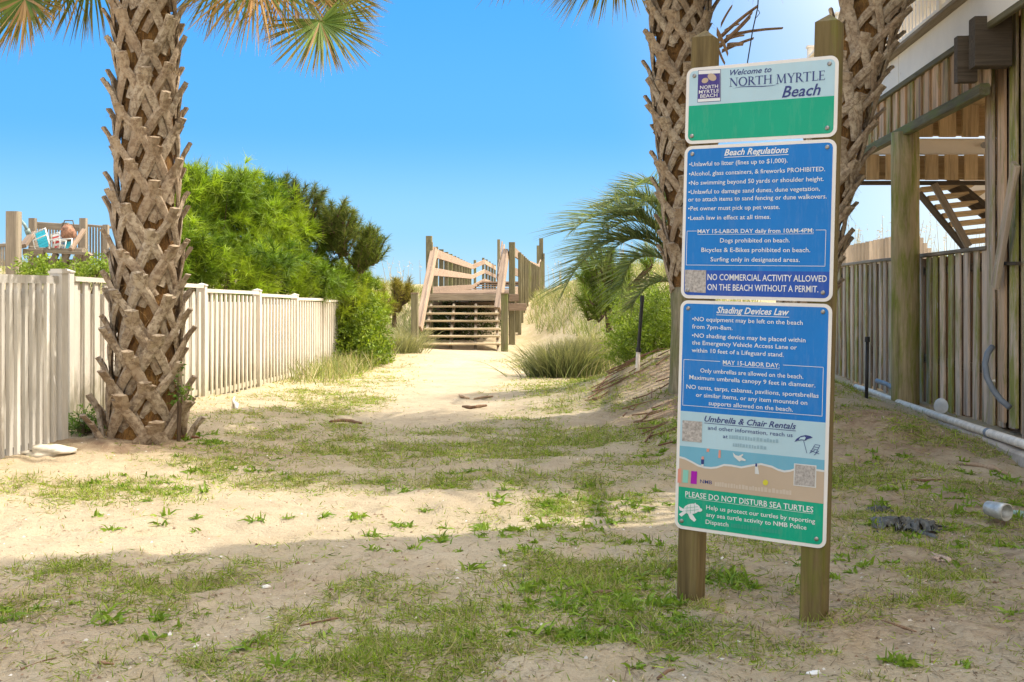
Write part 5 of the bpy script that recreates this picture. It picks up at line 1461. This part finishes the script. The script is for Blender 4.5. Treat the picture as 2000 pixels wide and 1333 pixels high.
    h = MB(); h.tube([b_ + Vector((-.08, 0, .07)), b_ + Vector((-.05, .02, .16)), b_ + Vector((.05, .02, .16)), b_ + Vector((.08, 0, .07))], .008, 5); link('strap', h.mesh('strap', W_DARK), o)
left_deck()

# ------------------------------------------------------------------ bushes
def feathery(name, label, lobes, n, a, b_, L=(.22, .42), per=34, w=.012, group=None, cat='shrub', droop=.22, stems=True, coredark=(.03, .05, .012)):
    """lobes: (px, py, Z, rx, ry, rz) ; sprays of thin strands spread through their volumes"""
    base = at(lobes[0][0], lobes[0][1], lobes[0][2]); base.z = float(gz(base.x, base.y))
    t = thing(name, label, cat, tuple(base), 0, group)
    sub = []
    for (px, py, Z, rx, ry, rz) in lobes:
        sub.append((px, py, Z, rx * .72, ry * .72, rz * .72))
        for _ in range(9):
            a_ = random.random() * 6.283; e_ = random.uniform(-.5, 1.5); k_ = random.uniform(.16, .34)
            sub.append((px + F / Z * rx * .82 * math.cos(a_) * math.cos(e_), py - F / Z * rz * .82 * math.sin(e_), Z + ry * .8 * math.sin(a_) * math.cos(e_), rx * k_, ry * k_, rz * k_ * 1.1))
    lobes = sub
    vol = np.array([l[3] * l[4] * l[5] for l in lobes]) ** .6; vol /= vol.sum()
    P = []
    ks = RNG.choice(len(lobes), size=n, p=vol)
    C0 = np.array([list(at(l[0], l[1], l[2])) for l in lobes]); RR = np.array([[l[3], l[4], l[5]] for l in lobes])
    d_ = unit(RNG.normal(size=(n, 3))); rr = RNG.random(n) ** .38
    bumpy = 1 + .30 * np.sin(d_[:, 0] * 7 + ks) * np.cos(d_[:, 2] * 6 + ks * 2)
    cen = C0[ks] + d_ * (rr * bumpy)[:, None] * RR[ks]
    cen[:, 2] = np.maximum(cen[:, 2], gz(cen[:, 0], cen[:, 1]) + .02)
    ax = unit(d_ * np.array([1, 1, .6]) + np.array([0, 0, .75]) + RNG.normal(size=(n, 3)) * .35)
    lt_ = RNG.random(len(lobes))[ks][:, None]; tone = np.array(a) * (1 - lt_) + np.array(b_) * lt_; tone = np.clip(tone * (1 + RNG.normal(size=(n, 1)) * .22), .004, 1)
    m_ = n * per
    root = np.repeat(cen, per, 0) + np.repeat(ax, per, 0) * (RNG.random(m_) * L[0] * .8)[:, None]
    dr = unit(np.repeat(ax, per, 0) + RNG.normal(size=(m_, 3)) * .55)
    cl = np.repeat(tone, per, 0) * (1 + RNG.normal(size=(m_, 1)) * .12)
    V, Fq, C = blades(root, dr, RNG.uniform(L[0] * .5, L[1] * .8, m_), np.full(m_, w), np.clip(cl, .004, 1), droop, 1, .15)
    link('foliage', mesh_np('foliage', V, Fq, LEAF, C), t, Matrix.Identity(4))
    if stems:
        m = MB()
        for q in range(0, n, max(1, n // 60)):
            c = Vector(cen[q]); bb = Vector((base.x + (c.x - base.x) * .35, base.y + (c.y - base.y) * .6, float(gz(base.x, base.y))))
            mid = (bb + c) / 2 + Vector((0, 0, .1)); m.tube([bb, mid, c], [.028, .018, .005], 5)
        m.build('stems', STEM, t, mw=Matrix.Identity(4))
    return t
STEM = mat_plain('brown_stem', (.12, .08, .05), .9, .3)
feathery('feathery_shrub', 'big feathery bright green shrub rising behind the white fence', [
    (400, 470, 17.5, .95, .9, 1.05), (470, 460, 18.5, .9, .9, 1.0), (540, 490, 19, .85, .9, .85), (595, 520, 20, .60, .7, .75), (430, 410, 18, .55, .5, .5), (505, 400, 19, .5, .5, .38), (385, 395, 17.5, .4, .4, .45), (350, 440, 17, .5, .5, .6),
    (360, 520, 16.5, .7, .6, .7), (640, 560, 20.5, .50, .6, .5), (450, 540, 17, 1.0, .8, .6), (560, 560, 18.8, 1.0, .8, .55), (560, 440, 20, .3, .4, .35), (375, 370, 17.5, .22, .22, .3)], 3300, (.05, .115, .010), (.30, .40, .03), (.14, .34), 36, .011)
feathery('feathery_shrub', 'yellow-green feathery shrub spilling around the end of the white fence', [
    (690, 560, 21.6, .5, .6, .55), (680, 600, 20.5, .35, .5, .45), (722, 600, 22, .4, .4, .5)], 620, (.12, .19, .015), (.34, .40, .04), (.12, .25), 30, .011)

def leafy(name, label, lobes, n, a, b_, size=.05, cat='shrub', group=None, aspect=.5):
    base = at(lobes[0][0], lobes[0][1], lobes[0][2]); base.z = float(gz(base.x, base.y))
    t = thing(name, label, cat, tuple(base), 0, group)
    vol = np.array([l[3] * l[4] * l[5] for l in lobes]) ** .75; vol /= vol.sum()
    nc = n // 14
    ks = RNG.choice(len(lobes), size=nc, p=vol); C0 = np.array([list(at(l[0], l[1], l[2])) for l in lobes]); RR = np.array([[l[3], l[4], l[5]] for l in lobes])
    d_ = unit(RNG.normal(size=(nc, 3))); cen = C0[ks] + d_ * (RNG.random(nc) ** .4 * (1 + .2 * np.sin(d_[:, 0] * 8 + ks)))[:, None] * RR[ks]
    cen[:, 2] = np.maximum(cen[:, 2], gz(cen[:, 0], cen[:, 1]) + .02)
    tone = cols(nc, a, b_, .18); per = 14; m_ = nc * per
    ax = unit(d_ + np.array([0, 0, .7]) + RNG.normal(size=(nc, 3)) * .3)
    root = np.repeat(cen, per, 0) + np.repeat(ax, per, 0) * (RNG.random(m_) * size * 4)[:, None] + RNG.normal(size=(m_, 3)) * size * .5
    V, Fq, C = blades(root, unit(np.repeat(ax, per, 0) * .6 + RNG.normal(size=(m_, 3)) * .7), RNG.uniform(.7, 1.4, m_) * size, np.full(m_, size * aspect) * RNG.uniform(.7, 1.3, m_), np.clip(np.repeat(tone, per, 0) * (1 + RNG.normal(size=(m_, 1)) * .12), .004, 1), .15, 2, .15)
    link('foliage', mesh_np('foliage', V, Fq, LEAF, C), t, Matrix.Identity(4))
    m = MB()
    for q in range(0, nc, max(1, nc // 40)):
        c = Vector(cen[q]); bb = Vector((base.x + (c.x - base.x) * .4, base.y + (c.y - base.y) * .6, base.z)); m.tube([bb, (bb + c) / 2 + Vector((0, 0, .05)), c], [size * .34, size * .2, size * .07], 5)
    m.build('stems', STEM, t, mw=Matrix.Identity(4))
leafy('leafy_shrub', 'rounded small-leaved green shrub against the far fence post', [(705, 660, 20.4, .42, .5, .42), (700, 700, 20.0, .40, .45, .28), (725, 690, 20.6, .28, .4, .32), (690, 630, 20.8, .32, .4, .32), (712, 625, 21, .3, .3, .35)], 15000, (.08, .14, .012), (.24, .31, .03), .055)
leafy('leafy_shrub', 'bright lime bush growing on the bank left of the sign', [(1265, 630, 15.3, .50, .6, .36), (1235, 675, 14.8, .36, .45, .26), (1285, 680, 14.6, .45, .5, .3), (1285, 600, 15.6, .26, .3, .24)], 17000, (.13, .20, .02), (.32, .40, .06), .05, aspect=.28)
leafy('leafy_shrub', 'low green bush peeking over the fence by the left deck', [(68, 531, 12.6, .11, .2, .05), (90, 533, 12.8, .09, .2, .04), (150, 540, 13, .25, .2, .04), (192, 530, 13, .10, .2, .07)], 2600, (.12, .19, .02), (.28, .36, .05), .04)

def pine(name, label, shoots, a, b_, trunk, group=None, L=.15, per=110, axl=.30):
    base = Vector(trunk[0]); t = thing(name, label, 'pine', tuple(base), 0, group)
    P = []
    mb = MB()
    for (px, py, Z, ln, dx, dz) in shoots:
        c = at(px, py, Z); ax = Vector((dx, random.uniform(-.3, .3), dz)).normalized(); ln *= axl
        k = per; s = RNG.random(k)
        root = np.array(c)[None] + np.array(ax)[None] * (s * ln)[:, None]
        r_ = unit(RNG.normal(size=(k, 3))); dr = unit(r_ + np.array(ax)[None] * 1.0)
        P.append(blades(root, dr, RNG.uniform(.7, 1.1, k) * L, np.full(k, .009), cols(k, a, b_, .15), .05, 1, .3))
        mb.tube([Vector(trunk[1]), Vector(trunk[1]) * .5 + c * .5 - Vector((0, 0, .04)), c, c + ax * ln], [.03, .022, .014, .008], 5)
    V, Fq, C = merge(P)
    link('needles', mesh_np('needles', V, Fq, LEAF, C), t, Matrix.Identity(4))
    mb.tube([base, Vector(trunk[1])], [.06, .035], 7)
    mb.build('trunk', STEM, t, mw=Matrix.Identity(4))
def cloud(cx, cy, Z, rx, ry, n, up=1.0):
    out = []
    for _ in range(n):
        a = random.random() * 6.283; r = math.sqrt(random.random()); x, y = cx + rx * r * math.cos(a), cy + ry * r * math.sin(a)
        out.append((x, y, Z + random.uniform(-.35, .35), random.uniform(.6, 1.2), (x - cx) / rx * .5 + random.gauss(0, .2), up * .8))
    return out
pine('dune_pine', 'small dark pine with upright candles behind the feathery shrub', cloud(592, 415, 19.5, 26, 34, 34) + cloud(572, 392, 19.5, 10, 18, 10) + [(560, 378, 19.5, .8, 0, 1), (560, 362, 19.5, .6, 0, 1), (554, 374, 19.5, .6, -.1, 1)], (.05, .085, .02), (.16, .18, .05), (at(600, 560, 22), at(590, 430, 22)))
pine('dune_pine', 'round-topped pine leaning over the shrub edge, rightmost but one', cloud(662, 468, 19.8, 28, 40, 56) + cloud(655, 432, 19.8, 10, 14, 10) + cloud(632, 450, 19.8, 14, 20, 14), (.06, .10, .02), (.20, .22, .05), (at(690, 590, 22), at(660, 480, 22)))
pine('dune_pine', 'compact dark green pine tuft standing alone against the sky', cloud(722, 498, 20, 22, 22, 46) + cloud(716, 478, 20, 8, 8, 8) + cloud(700, 525, 20, 14, 18, 14), (.06, .10, .018), (.19, .22, .04), (at(700, 590, 22), at(712, 510, 22)))
pine('dune_pine', 'yellowing low pine left of the wooden steps', cloud(770, 590, 26, 26, 24, 34) + cloud(790, 570, 26, 10, 10, 8) + cloud(745, 610, 25.5, 18, 18, 14), (.16, .15, .03), (.34, .28, .06), (at(770, 640, 26), at(770, 600, 26)))
pine('dune_pine', 'green pine bush under the feather palm on the right dune', cloud(1180, 560, 18, 38, 42, 60) + cloud(1170, 610, 17.6, 30, 26, 26) + cloud(1270, 525, 18, 8, 16, 6), (.08, .14, .015), (.22, .29, .04), (at(1190, 650, 18), at(1185, 600, 18)))
# tussocks of coarse grass
def tussock(label, px, py, Z, w, h, n, a, b_, grp='coarse grass tussocks by the path'):
    c = at(px, py, Z); c.z = float(gz(c.x, c.y)); t = thing('grass_tussock', label, 'grass tussock', tuple(c), 0, grp)
    rt = RNG.normal(size=(n, 3)) * np.array([w, w * .7, 0]) * .45; rt[:, 2] = gz(rt[:, 0] + c.x, rt[:, 1] + c.y) - c.z
    od = rt / (w * .6); dr = unit(np.stack([od[:, 0] * .35 + RNG.normal(size=n) * .22, od[:, 1] * .35 + RNG.normal(size=n) * .22, np.full(n, 1.0)], 1))
    V, Fq, C = blades(rt, dr, RNG.uniform(.5, 1.15, n) * h, np.full(n, .011), cols(n, a, b_, .2), .38, 4, .1, cols(n, (.35, .32, .18), (.5, .44, .28)))
    link('leaves', mesh_np('leaves', V, Fq, LEAF, C), t)
tussock('large arching grass tussock at the right edge of the sandy path', 1105, 690, 17.2, .50, .90, 2400, (.07, .10, .035), (.23, .25, .12))
tussock('grass tussock just beside the shrub at the end of the white fence', 775, 668, 22.8, .5, .7, 1100, (.16, .18, .08), (.34, .33, .18))
tussock('small grass tussock against the left post of the steps', 800, 640, 24.8, .35, .8, 600, (.14, .17, .08), (.33, .34, .18))
tussock('pale grass tussock behind the feather palm fronds', 1140, 640, 19.5, .55, .75, 1200, (.18, .20, .08), (.36, .34, .16))
leafy('fern_clump', 'small green fern clump between the gate post and the left palm', [(165, 836, 9.2, .12, .1, .05)], 900, (.05, .11, .015), (.16, .26, .04), .035, cat='fern', aspect=.3)
leafy('creeping_vine', 'little green vine climbing the right side of the left palm trunk', [(347, 745, 8.85, .012, .03, .06), (354, 775, 8.85, .015, .03, .03)], 170, (.08, .16, .02), (.20, .30, .05), .022, cat='vine', aspect=.8)
0 and leafy('weed_clump', 'green weed clump at the right foot of the left palm', [(378, 840, 8.8, .07, .1, .025)], 500, (.08, .15, .02), (.22, .30, .05), .025, cat='weed', aspect=.35)
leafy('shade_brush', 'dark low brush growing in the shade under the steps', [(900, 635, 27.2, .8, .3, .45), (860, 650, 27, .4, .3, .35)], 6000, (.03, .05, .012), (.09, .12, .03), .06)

# ------------------------------------------------------------------ small things on the ground
def debris():
    DW = mat_wood('driftwood', (.36, .22, .13), (.14, .07, .04), None, 0, .2); PALE = mat_wood('pale_bark', (.55, .40, .27), (.3, .2, .12), None, 0, .1)
    def gp(px, py):
        Z = 1.2 * F / (py - CY)
        for _ in range(6):
            x = (px - 1000) / F * Z; Z = (CAMZ - float(gz(x, Z))) * F / (py - CY)
        return Vector(((px - 1000) / F * Z, Z, float(gz_fine((px - 1000) / F * Z, Z))))
    def stick(name, pts, r, mat, label, cat='stick', lift=.4, sub=3):
        P_ = [gp(*p) + Vector((0, 0, r * lift)) for p in pts]; out = []
        for a, b_ in zip(P_, P_[1:]):
            for i in range(sub): out.append(a.lerp(b_, i / sub) + Vector((random.gauss(0, r * .4), random.gauss(0, r * .4), abs(random.gauss(0, r * .3)))))
        out.append(P_[-1]); n = len(out)
        m = MB(); m.tube(out, [r * (.45 + .6 * math.sin(math.pi * (i + .6) / (n + .2))) * random.uniform(.5, 1.2) for i in range(n)], 7); tag(m.build(name, mat, None, True), label, cat)
    stick('driftwood', [(646, 828), (670, 825), (706, 830)], .022, DW, 'brown driftwood piece alone on the sandy path', 'driftwood')
    stick('bark_chunk', [(905, 796), (925, 800), (950, 796)], .024, DW, 'dark bark chunk on the path in front of the others', 'bark')
    stick('bark_chunk', [(895, 775), (915, 779)], .02, PALE, 'pale curled bark at the left of the path litter', 'bark'); stick('bark_chunk', [(925, 781), (962, 776)], .018, PALE, 'pale bark strip at the right of the path litter', 'bark')
    stick('dead_branch', [(188, 849), (250, 854), (320, 856), (390, 858)], .017, mat_wood('red_branch', (.28, .11, .06), (.12, .05, .03)), 'long reddish branch lying across the left palm base', 'branch')
    stick('bark_chunk', [(1153, 1163), (1180, 1162), (1208, 1166)], .011, DW, 'dark bark strip in the shade left of the sign post', 'bark')
    stick('bark_chunk', [(1284, 1310), (1318, 1302)], .008, DW, 'curled brown bark chip near the bottom edge', 'bark')
    stick('twig', [(1690, 935), (1740, 940), (1808, 944), (1838, 942)], .008, DW, 'thin dark twig crossing the shaded ground beside the post', 'twig')
    stick('board_scrap', [(1868, 902), (1920, 914), (1968, 930)], .022, PALE, 'long tan wood strip by the concrete footing', 'wood strip', .2)
    stick('twig', [(1720, 1205), (1790, 1225)], .005, DW, 'short twig right of the sign posts', 'twig')
    stick('twig', [(585, 1225), (650, 1212), (700, 1198)], .005, DW, 'thin twig on the shaded sand near the bottom middle', 'twig')
    stick('twig', [(40, 1300), (110, 1285)], .005, DW, 'thin twig in the bottom left corner', 'twig')
    stick('bark_chunk', [(190, 1291), (222, 1293)], .007, DW, 'small dark bark chip at the bottom left', 'bark')
    stick('bark_chunk', [(536, 1296), (551, 1286)], .006, BLACKP, 'small black chip on the shaded sand', 'chip')
    stick('bark_chunk', [(455, 785), (462, 800)], .02, mat_plain('white_bit', (.75, .74, .7), .6), 'white plastic scrap in the grass near the fence', 'scrap', .8)
    def rock(name, px, py, sx, sy, sz, mat, label, cat='rock', seed=0):
        c = gp(px, py); m = MB(); n, k_ = 18, 10; vs = []
        for i in range(k_ + 1):
            a = math.pi * i / k_
            for k in range(n):
                q = 6.2832 * k / n; d0 = Vector((math.sin(a) * math.cos(q), math.sin(a) * math.sin(q), math.cos(a)))
                s = 1 + .55 * mnoise.noise(d0 * 1.6 + Vector((seed * 7.7, 0, 0))) + .22 * mnoise.noise(d0 * 5 + Vector((0, seed, 0)))
                vs.append(c + Vector((d0.x * sx * s, d0.y * sy * s, d0.z * sz * s + sz * .25)))
        m.add(vs, [(i * n + k, i * n + (k + 1) % n, (i + 1) * n + (k + 1) % n, (i + 1) * n + k) for i in range(k_) for k in range(n)]); tag(m.build(name, mat, None, True), label, cat)
    ROCK = mat_plain('pale_stone', (.62, .56, .46), .9, .3, 9, .8)
    rock('pale_stone', 98, 884, .165, .12, .045, ROCK, 'flat pale stone lying in the grass before the gate', seed=3)
    rock('pale_stone', 1013, 658, .22, .2, .12, ROCK, 'grey stone beside the right post of the steps', seed=5)
    rock('white_shell', 1590, 1303, .022, .016, .008, mat_plain('shell', (.85, .83, .8), .5), 'white shell piece at the bottom right', 'shell', 6)
    rock('white_shell', 520, 1149, .018, .014, .007, mat_plain('shell2', (.8, .75, .68), .6), 'small pale shell at the shade edge', 'shell', 7)
    0 and rock('root_mound', 1690, 868, .42, .5, .10, CONCSAND, 'low mound of sand and roots behind the right sign post', 'mound', 9)
    # exposed roots on the bank
    m = MB()
    for k in range(70):
        x = random.uniform(1140, 1290); y = 792 - (x - 1140) * .30 + random.gauss(0, 6); a = gp(x, y); L = random.uniform(.12, .4); an = random.gauss(.5, .7)
        b_ = a + Vector((math.cos(an) * L, math.sin(an) * L, 0)); mid = (a + b_) / 2 + Vector((0, 0, .03))
        for q in (a, b_, mid): q.z = float(gz(q.x, q.y)) + .02 + random.random() * .03
        m.tube([a, mid, b_], [.008, .007, .003], 4)
    tag(m.build('exposed_roots', DW), 'tangle of thin brown roots and vines on the sandy bank', 'roots', kind='stuff')
    # wire from the top of the picture
    m = MB(); m.tube([at(1484, -60, 10.5), at(1480, 15, 10.5), at(1470, 60, 10.5), at(1460, 122, 10.5), at(1455, 200, 10.6)], .006, 5); m.tube([at(1481, 20, 10.5), at(1484, 26, 10.5), at(1478, 34, 10.5), at(1474, 36, 10.5)], .004, 4)
    tag(m.build('hanging_wire', BLACKP), 'thin dark cord hanging against the sky beside the dead frond', 'cord')
CONCSAND = mat_plain('rooty_sand', (.34, .26, .19), .95, .4, 14, 1)
debris()
